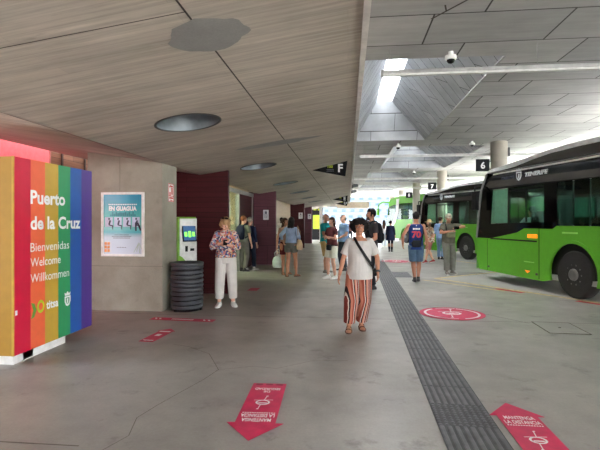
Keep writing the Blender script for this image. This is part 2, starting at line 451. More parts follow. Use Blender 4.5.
# folded board-marked soffit on the left
def soff_plane(bm, x0, x1, y0, y1, dz=0):
    bm.faces.new([bm.verts.new((x, y, soffit(x)+dz)) for x, y in ((x0, y0), (x1, y0), (x1, y1), (x0, y1))])
# round recesses are cut out of the soffit as real holes
lights_y = [5.35, 9.7, 14.0, 18.2, 22.4, 26.6]
LX, LR = -1.95, .39
b = B(); y = YN; seg = 32
def sp(x, y): return (x, y, soffit(x))
def ring_cell(bm, cx, cy, r, half):
    sq = []; ci = []
    for k in range(seg):
        a = 2*PI*k/seg; ca, sa = math.cos(a), math.sin(a); m = max(abs(ca), abs(sa))
        sq.append(bm.verts.new(sp(cx+ca/m*half, cy+sa/m*half))); ci.append(bm.verts.new(sp(cx+ca*r, cy+sa*r)))
    for k in range(seg): bm.faces.new((sq[k], sq[(k+1) % seg], ci[(k+1) % seg], ci[k]))
hf = .6
for cy in lights_y:
    soff_plane(b, FOLD_X, EDGE_X, y, cy-hf); soff_plane(b, FOLD_X, LX-hf, cy-hf, cy+hf); soff_plane(b, LX+hf, EDGE_X, cy-hf, cy+hf)
    ring_cell(b, LX, cy, LR, hf); y = cy+hf
soff_plane(b, FOLD_X, EDGE_X, y, 38)
soff_plane(b, LEFT_X, FOLD_X, YN, 38)
# edge fascia up to the panelled roof and down-turned left lip
bx(b, (EDGE_X+.0, (YN+38)/2, (EDGE_Z+CEIL)/2+.0), (.03, 38-YN, CEIL-EDGE_Z))
bx(b, (LEFT_X-.02, (YN+38)/2, soffit(LEFT_X)+.5), (.04, 38-YN, 1.0))
bx(b, ((EDGE_X+LEFT_X)/2, 38, 3.6), (EDGE_X-LEFT_X, .05, 1.6))
struct('ceiling_soffit', b, M['board'])
b = B(); bx(b, ((EDGE_X+LEFT_X)/2, (YN+YF)/2, CEIL+.05), (EDGE_X-LEFT_X, YF-YN, .06)); struct('roof_slab', b, M['board'])
b = B(); bx(b, (EDGE_X-.01, (YN+38)/2, EDGE_Z-.012), (.05, 38-YN, .035)); struct('trim_4', b, M['offwhite'])
# seams in the soffit
b = B()
def sof_stripe(bm, p0, p1, w, dz=.004):
    p0, p1 = V(p0), V(p1); d = (p1-p0).normalized(); n = V((-d.y, d.x))
    bm.faces.new([bm.verts.new((k.x, k.y, soffit(k.x)-dz)) for k in (p0-n*w/2, p0+n*w/2, p1+n*w/2, p1-n*w/2)])
sof_stripe(b, (-1.04, YN), (-1.04, 37), .014)
sof_stripe(b, (FOLD_X-.01, YN), (FOLD_X-.012, 37), .02, .006)
sof_stripe(b, (FOLD_X, 2.75), (-1.04, 2.8), .01)
struct('ceiling_seam', b, seam)
# smooth repair patches
def blob(bm, cx, cy, rx, ry, seed, n=36, am=.25):
    vs = []
    for k in range(n):
        a = 2*PI*k/n; q = 1+am*noise.noise(V((math.cos(a)*1.3+seed, math.sin(a)*1.3, seed)))+am*.4*noise.noise(V((math.cos(a)*4, math.sin(a)*4, seed*3)))
        x, y = cx+rx*q*math.cos(a), cy+ry*q*math.sin(a); vs.append(bm.verts.new((x, y, soffit(x)-.005)))
    bm.faces.new(vs)
b = B(); blob(b, -1.02, 3.18, .29, .26, 2.2, am=.22); struct('ceiling_patch', b, M['patch'])
b = B(); blob(b, -1.22, 7.5, .68, .17, 5.1, am=.35); struct('ceiling_patch', b, M['patch'])
# round light recesses: thing with housing, ring and diffuser
def recess():
    t = empty('ceiling_downlight', (0, 0, 0))
    b = B(); rings = []
    for r, z in ((LR-.004, -.0), (LR-.03, .18), (LR-.07, .4)):
        rings.append([V((r*math.cos(2*PI*k/32), r*math.sin(2*PI*k/32), z + SL*r*math.cos(2*PI*k/32)*(1 if z < .1 else 0))) for k in range(32)])
    ring_tube(b, rings, cap=False); obj('housing', b, plain('grey_metal_reflector', (132, 140, 146), .45, .3), t, smooth=True)
    b = B(); lathe(b, [(LR-.07, .40), (LR-.3, .41), (.001, .41)], 'Z', 32); obj('diffuser', b, plain('frosted_diffuser', (150, 158, 164), .5), t, smooth=True)
    b = B(); rings = []
    for r, dz in ((LR-.015, -.004), (LR+.012, -.004), (LR+.012, .004), (LR-.015, .004)):
        rings.append([V((r*math.cos(2*PI*k/40), r*math.sin(2*PI*k/40), dz + SL*r*math.cos(2*PI*k/40))) for k in range(40)])
    ring_tube(b, rings+[rings[0]], cap=False); obj('ring', b, plain('dark_metal_ring', (70, 70, 70), .5, .5), t)
    b = B()
    for k in range(6):
        a = k*PI/3; bx(b, (math.cos(a)*.16, math.sin(a)*.16, .30), (.34, .008, .16), Matrix.Rotation(a, 3, 'Z'))
    obj('louvre', b, M['steel'], t)
    return t
r0 = recess()
names = ['large round recessed downlight in the soffit above the poster wall', 'second round recessed downlight, above the blond woman', 'third round downlight, just past the doorway',
         'fourth round downlight, small, beyond the plum wall panel', 'fifth round downlight, tiny, beyond the fourth', 'sixth and farthest round downlight of the row']
for i, cy in enumerate(lights_y):
    o = r0 if i == 0 else dup(r0, (0, 0, 0))
    o.location = (LX, cy, soffit(LX)); tag(o, names[i], 'downlight', 'round downlights in the concrete soffit')

# walls on the left
def wall(name, x0, x1, y0, y1, mat, z0=0):
    """upright slab whose top follows the soffit"""
    b = B(); xs = sorted({x0, x1} | ({FOLD_X} if x0 < FOLD_X < x1 else set()))
    for xa, xb in zip(xs, xs[1:]):
        v = [b.verts.new((x, y, z)) for x, y, z in ((xa, y0, z0), (xb, y0, z0), (xb, y1, z0), (xa, y1, z0), (xa, y0, soffit(xa)), (xb, y0, soffit(xb)), (xb, y1, soffit(xb)), (xa, y1, soffit(xa)))]
        for f in ((0, 1, 2, 3), (4, 5, 6, 7), (0, 1, 5, 4), (1, 2, 6, 5), (2, 3, 7, 6), (3, 0, 4, 7)): b.faces.new([v[i] for i in f])
    return struct(name, b, mat)
wall('wall_poster', -4.57, -3.2, 7.5, 8.15, M['wallc'])
wall('wall_timber', -5.2, -2.58, 9.5, 9.62, M['wood'])
wall('wall_plum', -3.43, -2.6, 16.1, 16.25, M['wood2'])
wall('wall_timber_far', -3.7, -2.6, 26.8, 26.95, M['wood'])
wall('wall_plum_far', -3.7, -2.6, 32.5, 32.65, M['wood2'])
wall('wall_recess', -3.55, -3.41, 9.62, 12.35, M['wood'])
wall('wall_recess_end', -3.55, -3.41, 15.9, 16.1, M['wood'])
wall('wall_recess_far', -3.6, -3.44, 16.25, 26.8, plain('beige_plaster', (196, 178, 158), .8))
wall('wall_recess_farther', -3.6, -3.44, 26.95, 32.5, M['wood'])
# construction joint lines of the concrete wall
b = B(); bx(b, (-3.88, 7.497, .78), (1.38, .006, .008)); bx(b, (-3.97, 7.497, 2.25), (.006, .006, .9)); struct('trim_5', b, plain('wall_joint', (120, 112, 104), .9))
# glazed doorway with its grey frame
t = empty('door_1', (-3.45, 12.35, 0)); t['kind'] = 'structure'
b = B(); bx(b, (0, 1.77, 2.5), (.16, 3.55, .12))
for yy in (.04, 1.5, 3.5): bx(b, (0, yy, 1.25), (.12, .08, 2.5))
obj('door_frame', b, M['alu'], t)
b = B(); bx(b, (0, .77, 1.22), (.02, 1.38, 2.4)); obj('glass_panel', b, M['clear'], t)
b = B(); bx(b, (0, 2.5, 1.22), (.06, 1.92, 2.44)); obj('timber_leaf', b, M['wood'], t)
b = B(); bx(b, (.07, 1.7, 1.1), (.03, .03, .4)); obj('door_handle', b, M['steel'], t)
# lit room behind the glass
b = B(); bx(b, (-5.6, 12.8, 1.4), (.1, 6, 2.8)); bx(b, (-4.6, 15.9, 1.4), (2, .1, 2.8)); bx(b, (-4.6, 9.75, 1.4), (2, .1, 2.8))
struct('wall_office', b, plain('cream_wall', (226, 216, 188), .8))
b = B(); bx(b, (-4.5, 13.2, 2.62), (.6, 1.2, .05)); struct('ceiling_office_lamp', b, plain('lamp_panel', (255, 240, 214), .5, emis=22))
# far left: timber wall and the pink back-lit glazing
b = B(); bx(b, (-6.6, -6, 1.8), (.1, 17, 3.6)); struct('added_wall_left_rear', b, M['wallc'])  # unseen wall added to shut out daylight from the left
b = B(); bx(b, (-2.9, -13.9, 1.6), (7.6, .2, 3.2)); struct('added_wall_rear', b, M['wallc'])  # unseen wall added to cut the light coming from behind
b = B(); bx(b, (-6.6, 13.9, 1.8), (.1, 9.6, 3.6));  struct('wall_left', b, M['brownwood'])
b = B(); bx(b, (-6.45, 6.6, 2.3), (.06, 5.0, 2.6)); struct('window_1', b, plain('pink_backlit_panel', (255, 118, 124), .5, emis=.2))
b = B()
for y in (9.7, 10.6, 11.5): bx(b, (-6.53, y, 1.9), (.03, .05, 3.4))
struct('trim_6', b, plain('dark_batten', (70, 44, 34), .7))
b = B()
for y in (4.1, 5.8, 7.3, 9.12): bx(b, (-6.45, y, 2.3), (.08, .04, 2.64))
bx(b, (-6.45, 6.6, .98), (.08, 5.0, .06)); bx(b, (-6.45, 6.6, 3.62), (.08, 5.0, .06))
bx(b, (-6.45, 6.6, .47), (.08, 5.0, .95))
struct('window_1_frame', b, plain('rose_frame', (196, 120, 116), .6))

# columns between the bays
def column(x, y, r, nm, last=False):
    b = B(); lathe(b, [(r, 0), (r, CEIL)], 'Z', 32); o = struct('column', b, M['column'], smooth=False)
    o.location = (x, y, 0)
    for p in o.data.polygons: p.use_smooth = abs(p.normal.z) < .5
    return o
cols = [(5.06, 15.8, .27), (4.95, 24.5, .26), (4.7, 31.8, .25), (4.56, 39.3, .25), (4.5, 47.2, .25)]
for x, y, r in cols: column(x, y, r, '')

# bay number signs
def bay_sign(x, y, z, s, digit, label):
    t = empty('bay_sign', (x, y, z), 0, label, 'sign', 'dark bay number signs on the columns')
    b = B(); bx(b, (0, 0, 0), (s, .07, s*.93)); obj('panel', b, plain('slate_sign_face', (20, 24, 30), .6, spec=.2), t, bevel=.008)
    b = B(); letters(b, digit, h=s*.5, o=(0, -.038, -s*.25), u=(1, 0, 0), v=(0, 0, 1), bold=.03, align='C'); obj('lettering', b, M['letter'], t)
    b = B(); bx(b, (s/2+.05, 0, s*.3), (.12, .04, .04)); bx(b, (s/2+.05, 0, -s*.3), (.12, .04, .04)); obj('bracket', b, M['dark'], t)
bay_sign(4.53, 15.8, 3.47, .44, '6', 'dark square sign with white 6 on the first column')
bay_sign(4.44, 24.5, 3.45, .42, '7', 'small dark number sign above the second bus roof')
bay_sign(4.2, 31.8, 3.42, .42, '8', 'tiny dark number sign between second bus and the coach')
# box on the column
for (x, y, r), nm in zip(cols[:3], ('dark slim box on the first column', 'dark slim box on the second column', 'dark slim box on the third column')):
    o = box('column_speaker', (0, 0, 0), (.06, .1, .3), M['dark'], bevel=.01); o.location = (x+r+.03, y-.05, 3.9); tag(o, nm, 'speaker', 'slim boxes on the columns')

# hanging lighting rails
def rail(x, y, label, ln=9):
    t = empty('light_rail', (x, y, 3.87), 0, label, 'light rail', 'long metal light rails across the bays')
    b = B(); bx(b, (ln/2, 0, .02), (ln, .1, .05)); obj('housing', b, M['steel'], t, bevel=.006)
    b = B(); bx(b, (ln/2, 0, -.025), (ln-.04, .07, .035)); obj('diffuser', b, plain('rail_diffuser', (205, 206, 204), .4), t)
    b = B()
    for k in range(4): cyl(b, (.12+k*2.2, 0, .04), (.12+k*2.2, 0, CEIL-3.87), .006, 8)
    obj('suspension_rod', b, M['alu'], t)
    b = B(); bx(b, (.0, 0, 0), (.03, .11, .1)); obj('end_cap', b, M['alu'], t)
rail(.53, 7.15, 'nearest hanging light rail, its end in front of the skylight')
rail(.42, 16.1, 'second hanging light rail, crossing the second ceiling opening')
rail(.30, 24.4, 'third hanging light rail counted from the camera')
rail(.30, 31.3, 'fourth hanging light rail counted from the camera', 7)
rail(.30, 38.9, 'farthest hanging light rail, near the bright end', 7)

# dome cameras
def dome(x, y, label):
    t = empty('dome_camera', (x, y, CEIL), 0, label, 'security camera', 'white dome cameras on the ceiling')
    b = B(); lathe(b, [(.055, 0), (.055, -.07), (.12, -.09), (.125, -.16), (.09, -.18)], 'Z', 24); obj('body', b, M['white'], t, smooth=False)
    t.scale = (.72, .72, .72)
    b = B(); lathe(b, [(.088, -.175), (.085, -.21), (.06, -.245), (.02, -.26)], 'Z', 24); obj('lens_dome', b, M['gloss_black'], t, smooth=True)
dome(1.62, 7.35, 'white dome camera near the first hanging rail'); dome(1.72, 15.8, 'white dome camera left of the second opening')
dome(4.12, 15.55, 'white dome camera close to the first column'); dome(3.45, 24.2, 'small white dome camera above the second bus')
for i, (y, nm) in enumerate(((23.5, 'grey bullet camera on soffit edge, nearer one'), (28.0, 'grey bullet camera on soffit edge, farther one'))):
    t = empty('bullet_camera', (.35, y, EDGE_Z+.35), 0, nm, 'security camera', 'bullet cameras at the soffit edge')
    b = B(); cyl(b, (-.15, -.25, -.06), (.1, .15, .02), .09, 16); obj('body', b, M['dark'], t)
    b = B(); cyl(b, (.0, 0, 0), (-.2, .1, .2), .03, 10); bx(b, (-.2, .1, .2), (.05, .16, .16)); obj('bracket', b, M['alu'], t)

# triangular platform signs hanging from the soffit
def platform_sign(y, letter, label, txt=True, w=.86):
    x1 = EDGE_X-.16
    t = empty('platform_sign', (x1, y, soffit(x1)-.01), 0, label, 'sign', 'black triangular platform signs')
    b = B(); prism(b, [(-w, -w*SL-.09), (0, 0), (-.05, -.38)], (0, 0, 0), (1, 0, 0), (0, 0, 1), (0, 1, 0), .05)
    obj('panel', b, plain('black_sign_face', (8, 8, 10), .6, spec=.15), t)
    b = B(); letters(b, letter, h=.2, o=(-.17, 0, -.27), bold=.03, align='C', depth=.004); obj('lettering', b, M['letter'], t)
    if txt:
        b = B(); letters(b, '100', h=.07, o=(-.42, 0, -.17), bold=.02, align='C', depth=.004)
        o = obj('lettering', b, M['lime'], t); o['label'] = 'lime green lettering'
        b = B()
        for k in range(9): bx(b, (-.5+k*.02, -.003, -.215), (.012, .002, .016)); bx(b, (-.5+k*.02, -.003, -.25), (.012, .002, .012))
        obj('small_print', b, M['grey_print'], t)
    b = B(); cyl(b, (-.1, .025, -.04), (-.1, .025, .05), .008, 8); cyl(b, (-.6, .025, -.11), (-.6, .025, .0), .008, 8); obj('hanger', b, M['alu'], t)
platform_sign(11.1, 'F', 'nearest black triangular sign with a white F under the soffit')
platform_sign(25.6, 'E', 'second black triangular sign, far down the soffit')
platform_sign(31.5, 'D', 'farthest black triangular sign, half hidden behind the second')
# ---------------------------------------------------------------- rainbow information stand
KX, KY0, KY1, KZ0, KZ1, KD = -3.54, 4.45, 5.90, .12, 2.25, 1.3
t = empty('information_stand', (KX-KD/2, (KY0+KY1)/2, 0), 0, 'tall rainbow striped stand with Puerto de la Cruz lettering on a white plinth', 'information stand')
ky = (KY1-KY0)/2; kx = KD/2
b = B(); bx(b, (0, 0, (KZ0+KZ1)/2), (KD-.02, KY1-KY0-.02, KZ1-KZ0)); obj('carcass', b, plain('golden_panel', (168, 126, 46), .4, var=.03), t)
cols6 = [('crimson', (206, 22, 62)), ('orange', (234, 104, 66)), ('gold', (196, 160, 58)), ('green', (44, 150, 94)), ('blue', (32, 88, 170)), ('violet', (78, 48, 138))]
w = (KY1-KY0)/6
for i, (nm, c) in enumerate(cols6):
    b = B(); bx(b, (kx-.005, -ky+w*(i+.5), (KZ0+KZ1)/2), (.02, w-.0005, KZ1-KZ0))
    o = obj('stripe_panel', b, plain(nm+'_panel', c, .38, var=.02), t); o['label'] = nm+' stripe panel'
b = B(); bx(b, (0, -ky+.005-.01, (KZ0+KZ1)/2), (KD-.03, .015, KZ1-KZ0)); obj('end_panel', b, plain('golden_panel', (168, 126, 46), .4), t)
b = B(); bx(b, (kx-.01, -ky-.002, (KZ0+KZ1)/2), (.022, .024, KZ1-KZ0+.004)); obj('corner_trim', b, plain('gold_trim', (190, 150, 60), .4), t)
b = B(); bx(b, (-.0, .12-.32, KZ0/2), (KD-.14, .9, KZ0)); obj('plinth', b, M['white'], t)
b = B(); bx(b, (-.02, -ky+.3, KZ0/2), (KD-.1, .16, KZ0-.02)); obj('plinth_foot', b, M['alu'], t)
TX = kx+.006
def kt(bm, s, pos, z, h=None, wd=None, bold=0): letters(bm, s, h=h, w=wd, o=(TX, -ky+pos, z), u=(0, 1, 0), v=(0, 0, 1), bold=bold, depth=.003)
b = B()
kt(b, 'Puerto', .235, 1.76, .155, .62, .03); kt(b, 'de la Cruz', .235, 1.47, .15, .94, .03)
kt(b, 'Bienvenidas', .235, 1.215, .105, .70); kt(b, 'Welcome', .235, 1.045, .105, .53); kt(b, 'Willkommen', .235, .865, .105, .70)
kt(b, 'titsa', .50, .525, .10, .22, .03); obj('lettering', b, M['letter'], t)
b = B()
rg = [[V((TX+.003, -ky+.405+.062*math.cos(a)*k, .575+.075*math.sin(a)*k)) for a in [2*PI*i/24 for i in range(24)]] for k in (1, .58)]
va = [b.verts.new(p) for p in rg[0]]; vb = [b.verts.new(p) for p in rg[1]]
for i in range(24): b.faces.new((va[i], va[(i+1) % 24], vb[(i+1) % 24], vb[i]))
obj('logo_ring', b, M['lime'], t)
b = B(); prism(b, [(0, .09), (.05, .075), (.085, 0), (.05, -.075), (0, -.09), (.035, 0)], (TX, -ky+.25, .55), (0, 1, 0), (0, 0, 1), (1, 0, 0), .003); obj('logo_wing', b, plain('logo_green', (104, 150, 62), .5), t)
def crest(parent, o, u, s, mat):
    u = V(u); n = u.cross(V((0, 0, 1)))
    b = B(); o = V(o)
    sh = [(-.5, .45), (.5, .45), (.5, -.1), (.3, -.5), (0, -.62), (-.3, -.5), (-.5, -.1)]; inn = [(x*.62, y*.62) for x, y in sh]
    A = [b.verts.new(o+u*x*s+V((0, 0, y*s))+n*.003) for x, y in sh]; C_ = [b.verts.new(o+u*x*s+V((0, 0, y*s))+n*.003) for x, y in inn]
    for i in range(7): b.faces.new((A[i], A[(i+1) % 7], C_[(i+1) % 7], C_[i]))
    prism(b, [(-.12, .2), (.12, .2), (.08, -.3), (-.08, -.3)], [k*1 for k in o], u*s, V((0, 0, s)), n, .004)
    prism(b, [(-.42, .52), (.42, .52), (.48, .85), (.24, .68), (0, .95), (-.24, .68), (-.48, .85)], o, u*s, V((0, 0, s)), n, .004)
    obj('crest', b, mat, parent)
crest(t, (TX, -ky+.905, .56), (0, 1, 0), .12, M['letter'])
b = B(); bx(b, (TX, -ky+.022, .575), (.003, .03, .05)); obj('sticker', b, M['paper'], t)

# ---------------------------------------------------------------- litter bin with stacked rings
BX, BY = -2.84, 7.72
t = empty('litter_bin', (BX, BY, 0), 0, 'dark grey ribbed litter bin in front of the green ticket machine', 'litter bin')
pr = [(.24, .0), (.255, .02)]; z = .05; binm = plain('anthracite_plastic', (66, 69, 74), .45)
for k in range(10):
    pr += [(.285, z), (.292, z+.012), (.292, z+.05), (.285, z+.062), (.262, z+.066), (.262, z+.074)]; z += .074
b = B(); lathe(b, [(.24, .0), (.262, .05), (.262, .80)], 'Z', 40); obj('liner', b, M['black'], t, smooth=False)
for k in range(10):
    zz = .045+.075*k; b = B(); rings = []
    for r, h in ((.262, 0), (.282, .004), (.288, .03), (.284, .054), (.262, .06)):
        rings.append([V((r*math.cos(a), r*math.sin(a), zz+h+.008*math.sin(a+k*.9))) for a in [2*PI*i/40 for i in range(40)]])
    ring_tube(b, rings); obj('slat_ring', b, binm, t, smooth=True)
b = B(); rings = []
for r, h in ((.262, .785), (.292, .79), (.294, .835), (.27, .845), (.235, .84), (.225, .80), (.05, .79)): rings.append([V((r*math.cos(a), r*math.sin(a), h)) for a in [2*PI*i/40 for i in range(40)]])
ring_tube(b, rings); obj('rim', b, binm, t, smooth=True)
b = B()
for k in range(3):
    a = 2*PI*k/3; bx(b, (.24*math.cos(a), .24*math.sin(a), .02), (.06, .06, .04))
obj('foot', b, M['black'], t)

# ---------------------------------------------------------------- ticket machine
t = empty('ticket_machine', (-3.26, 8.74, 0), math.radians(44), 'slim white and green ticket machine behind the bin', 'ticket machine')
b = B(); bx(b, (0, .03, .83), (.40, .30, 1.64)); obj('cabinet', b, M['greend'], t, bevel=.02)
b = B(); bx(b, (.015, -.135, .84), (.36, .03, 1.56)); obj('front_panel', b, M['white'], t, bevel=.01)
scr = Matrix.Rotation(math.radians(-12), 3, 'X')
b = B(); bx(b, (.02, -.165, 1.33), (.29, .03, .34), scr); obj('screen_bezel', b, M['black'], t, bevel=.006)
b = B(); bx(b, (.02, -.184, 1.33), (.25, .006, .29), scr); sc_ = obj('screen', b, plain('screen_blue', (46, 74, 110), .2, emis=.5), t)
b = B()
for k, hh in enumerate((.09, .12, .09)): bx(b, (-.06+.08*k, -.190, 1.31), (.055, .004, hh), scr)
obj('screen_icon', b, plain('screen_green', (110, 220, 70), .4, emis=.9), t)
b = B(); bx(b, (-.03, -.155, 1.02), (.05, .012, .11)); bx(b, (.09, -.155, 1.0), (.08, .01, .05)); obj('card_slot', b, M['black'], t)
b = B(); bx(b, (.0, -.152, .62), (.24, .006, .22)); obj('delivery_tray', b, M['dark'], t, bevel=.01)
b = B(); prism(b, [(-.19, .4), (.12, .4), (.06, .62), (-.03, .76), (-.12, .86), (-.19, .9)], (0, -.151, 0), (1, 0, 0), (0, 0, 1), (0, -1, 0), .004); obj('green_swoosh', b, M['greend'], t)
b = B(); bx(b, (.02, -.153, 1.585), (.06, .004, .03)); obj('logo_mark', b, M['letter'], t)
b = B(); bx(b, (0, .03, .01), (.44, .34, .02)); obj('base', b, M['dark'], t)

# ---------------------------------------------------------------- poster in a white frame
PX0, PX1, PZ0, PZ1, PY = -4.30, -3.52, .95, 2.07, 7.5
pw, ph = PX1-PX0, PZ1-PZ0
t = empty('framed_poster', ((PX0+PX1)/2, PY, PZ0), 0, 'teal and white information poster in a white frame on the concrete wall', 'poster')
b = B()
for x, z, sx, sz in ((0, .02, pw, .04), (0, ph-.02, pw, .04), (-pw/2+.02, ph/2, .04, ph-.08), (pw/2-.02, ph/2, .04, ph-.08)): bx(b, (x, -.018, z), (sx, .036, sz))
obj('frame', b, M['white'], t)
def poster_mat():
    m, nt, b, o = nodes('poster_print')
    tc = nt.nodes.new('ShaderNodeTexCoord'); sp = nt.nodes.new('ShaderNodeSeparateXYZ'); L(nt, tc.outputs['Object'], sp.inputs[0])
    c = ramp(nt, sp.outputs[2], [(0, (206, 214, 230)), (.33, (200, 214, 228)), (.42, (90, 178, 190)), (.55, (130, 196, 186)), (.72, (86, 180, 178)), (1, (54, 146, 178))])
    L(nt, c, b.inputs['Base Color']); b.inputs['Roughness'].default_value = .25; return m
b = B(); bx(b, (0, -.01, ph/2), (pw-.08, .012, ph-.08)); obj('poster_sheet', b, poster_mat(), t)
yy = -.0165
b = B(); letters(b, 'EN GUAGUA', h=.075, w=.51, o=(0, yy, .80), bold=.05, align='C', depth=.002)
for k in range(16): bx(b, (-.25+k*.033, yy-.001, .905), (.022, .002, .022))
obj('lettering', b, M['letter'], t)
b = B()
for k in range(4):
    x = -.255+k*.165; bx(b, (x, yy, .60), (.135, .003, .17))
obj('window_picture', b, plain('pale_lilac_print', (196, 204, 226), .4), t)
b = B()
for k in range(4):
    x = -.25+k*.165
    ell(b, (x-.0, yy-.002, .655), (.016, .003, .02), sub=2); bx(b, (x+.01, yy-.002, .59), (.03, .004, .08), Matrix.Rotation(.3, 3, 'Y'))
    bx(b, (x+.035, yy-.002, .54), (.08, .004, .02), Matrix.Rotation(.25, 3, 'Y')); bx(b, (x+.065, yy-.002, .505), (.016, .004, .07))
bx(b, (.30, yy-.002, .52), (.03, .004, .15), Matrix.Rotation(-.4, 3, 'Y')); bx(b, (.24, yy-.002, .52), (.03, .004, .15))
obj('seated_figure_drawing', b, plain('dark_ink', (52, 54, 74), .5), t)
b = B()
for k in range(14):
    h_ = .03+.05*abs(math.sin(k*1.7)); bx(b, (-.22+k*.034, yy, .70+h_/2), (.026, .002, h_))
obj('skyline_drawing', b, plain('teal_ink', (38, 120, 132), .5), t)
b = B()
for r_, (n_, z_) in enumerate(((11, .375), (15, .348), (13, .32))):
    for k in range(n_): bx(b, (-.01+(k-n_/2)*.024, yy, z_), (.017, .002, .014))
for k in range(6): bx(b, (-.10+k*.03, yy, .155), (.02, .002, .012))
obj('small_print', b, M['grey_print'], t)
b = B()
for i in range(2):
    for j in range(3): bx(b, (-.315+i*.055, yy, .10+j*.062), (.045, .002, .05))
obj('orange_print', b, plain('orange_ink', (240, 160, 96), .5), t)
b = B()
for k in range(4): bx(b, (.24+.03*k, yy, .14+.02*(k % 2)), (.008, .002, .16), Matrix.Rotation(.5-.3*k, 3, 'Y'))
obj('sprig_drawing', b, plain('sage_ink', (150, 176, 150), .5), t)

# fire extinguisher sign on the end of the concrete wall
t = empty('fire_sign', (-3.198, 7.87, 2.08), 0, 'red and white fire equipment sign on the end of the concrete wall', 'sign')
b = B(); bx(b, (.003, 0, 0), (.006, .24, .33)); obj('panel', b, M['vwhite'], t)
redm = plain('fire_red', (206, 44, 44), .4)
b = B()
for y0, z0, sy, sz in ((0, .157, .24, .012), (0, -.157, .24, .012), (-.114, 0, .012, .33), (.114, 0, .012, .33), (0, -.06, .2, .014)): bx(b, (.0075, y0, z0), (.003, sy, sz))
bx(b, (.008, .04, .03), (.003, .06, .13)); bx(b, (.008, .03, .115), (.003, .09, .03)); bx(b, (.008, -.05, .115), (.003, .06, .03), Matrix.Rotation(.6, 3, 'X'))
bx(b, (.008, -.05, -.02), (.003, .05, .06)); bx(b, (.008, 0, -.095), (.003, .17, .03)); bx(b, (.008, 0, -.135), (.003, .12, .016))
obj('pictogram', b, redm, t)
# sheets of paper taped to the panels
for (x, y, z, w_, h_, nm) in ((-2.96, 16.09, 1.81, .2, .36, 'white paper notice taped to the plum wall panel'), (-2.82, 26.79, 1.93, .24, .36, 'small white notice on the far dark timber panel'), (-2.78, 32.49, 1.95, .24, .36, 'small white notice on the farthest plum panel')):
    t = empty('paper_notice', (x, y, z), 0, nm, 'notice', 'paper notices on the wall panels')
    box('sheet', (0, -.004, 0), (w_, .006, h_), M['paper'], t)
    b = B()
    for k in range(5): bx(b, (0, -.009, -.11+k*.03), (w_*.66, .002, .01))
    bx(b, (0, -.009, .08), (w_*.4, .002, .09)); obj('print', b, M['grey_print'], t)

# ---------------------------------------------------------------- floor markings
def letters_floor(bm, s, x, y, h, w, up, z=.011):
    """up=+1 reads looking along +Y, -1 the other way round"""
    letters(bm, s, h=h, w=w, o=(x, y, z), u=(up, 0, 0), v=(0, up, 0), bold=.02, align='C', depth=.001)
def mask_icon(bm, x, y, s, z=.0115):
    # face mask: bowl with pleats and two ties
    pts = lambda r: [(x+s*r*1.0*math.cos(a), y+s*r*.85*math.sin(a)) for a in [2*PI*i/20 for i in range(20)]]
    A = [bm.verts.new((*p, z)) for p in pts(1)]; C_ = [bm.verts.new((*p, z)) for p in pts(.72)]
    for i in range(20): bm.faces.new((A[i], A[(i+1) % 20], C_[(i+1) % 20], C_[i]))
    stripe(bm, (x-s*.6, y-s*.2), (x+s*.6, y-s*.2), s*.3, z); stripe(bm, (x-s*1.3, y+s*.7), (x+s*1.3, y+s*.9), s*.12, z)
    stripe(bm, (x+s*.1, y+s*.85), (x+s*.3, y+s*2.2), s*.12, z); stripe(bm, (x-s*.2, y-s*.8), (x-s*.35, y-s*2.1), s*.12, z)
    stripe(bm, (x+s*.2, y+s*2.2), (x+s*.5, y+s*2.25), s*.25, z); stripe(bm, (x-s*.55, y-s*2.12), (x-s*.25, y-s*2.15), s*.25, z)
def arrow(cx, y0, y1, w, hw, hl, up, label, rz=0, big=True):
    t = empty('floor_arrow_sticker', (cx, (y0+y1)/2, 0), rz, label, 'floor sticker', 'pink arrow stickers on the floor')
    H = (y1-y0)/2
    pl = [(-w/2, -H), (w/2, -H), (w/2, H-hl), (hw/2, H-hl), (0, H), (-hw/2, H-hl), (-w/2, H-hl)]
    if up < 0: pl = [(-x, -y) for x, y in pl]
    b = B(); prism(b, pl, (0, 0, .006), (1, 0, 0), (0, 1, 0), (0, 0, 1), .003); obj('vinyl', b, M['pink'], t)
    b = B(); q = up
    if big:
        letters_floor(b, 'MANTENGA', 0, q*(H-hl-.07), .06, w*.74, q); letters_floor(b, 'LA DISTANCIA', 0, q*(H-hl-.15), .06, w*.86, q)
        for k in range(14): bx(b, (-w*.4+k*w*.8/13, q*(H-hl-.175), .011), (.012, .012, .001))
        letters_floor(b, 'DE', 0, q*(-H+.19), .045, .06, q); letters_floor(b, 'SEGURIDAD', 0, q*(-H+.125), .05, w*.74, q)
        mask_icon(b, 0, q*(-.02-hl*.3), w*.2)
    else:
        bx(b, (0, H-hl-.04, .011), (w*.8, .05, .001)); bx(b, (0, -.02, .011), (w*.35, .1, .001)); bx(b, (0, -H+.06, .011), (w*.7, .03, .001))
    obj('lettering', b, M['vwhite'], t)
    b = B()
    for k in range(3): bx(b, (-w*.3+k*w*.3, -q*(H-.03), .0105), (w*.2, .035, .001))
    obj('dark_mark', b, M['dpink'], t)
arrow(-.72, 3.12, 4.24, .315, .44, .28, -1, 'pink arrow sticker pointing to the camera, in the middle of the floor', math.radians(2))
arrow(1.335, 2.86, 4.0, .31, .42, .26, 1, 'pink arrow sticker beside the ribbed grey strip', 0)
arrow(-2.57, 5.56, 6.27, .2, .26, .14, 1, 'small pink arrow sticker between rainbow stand and bin', math.radians(-4), False)
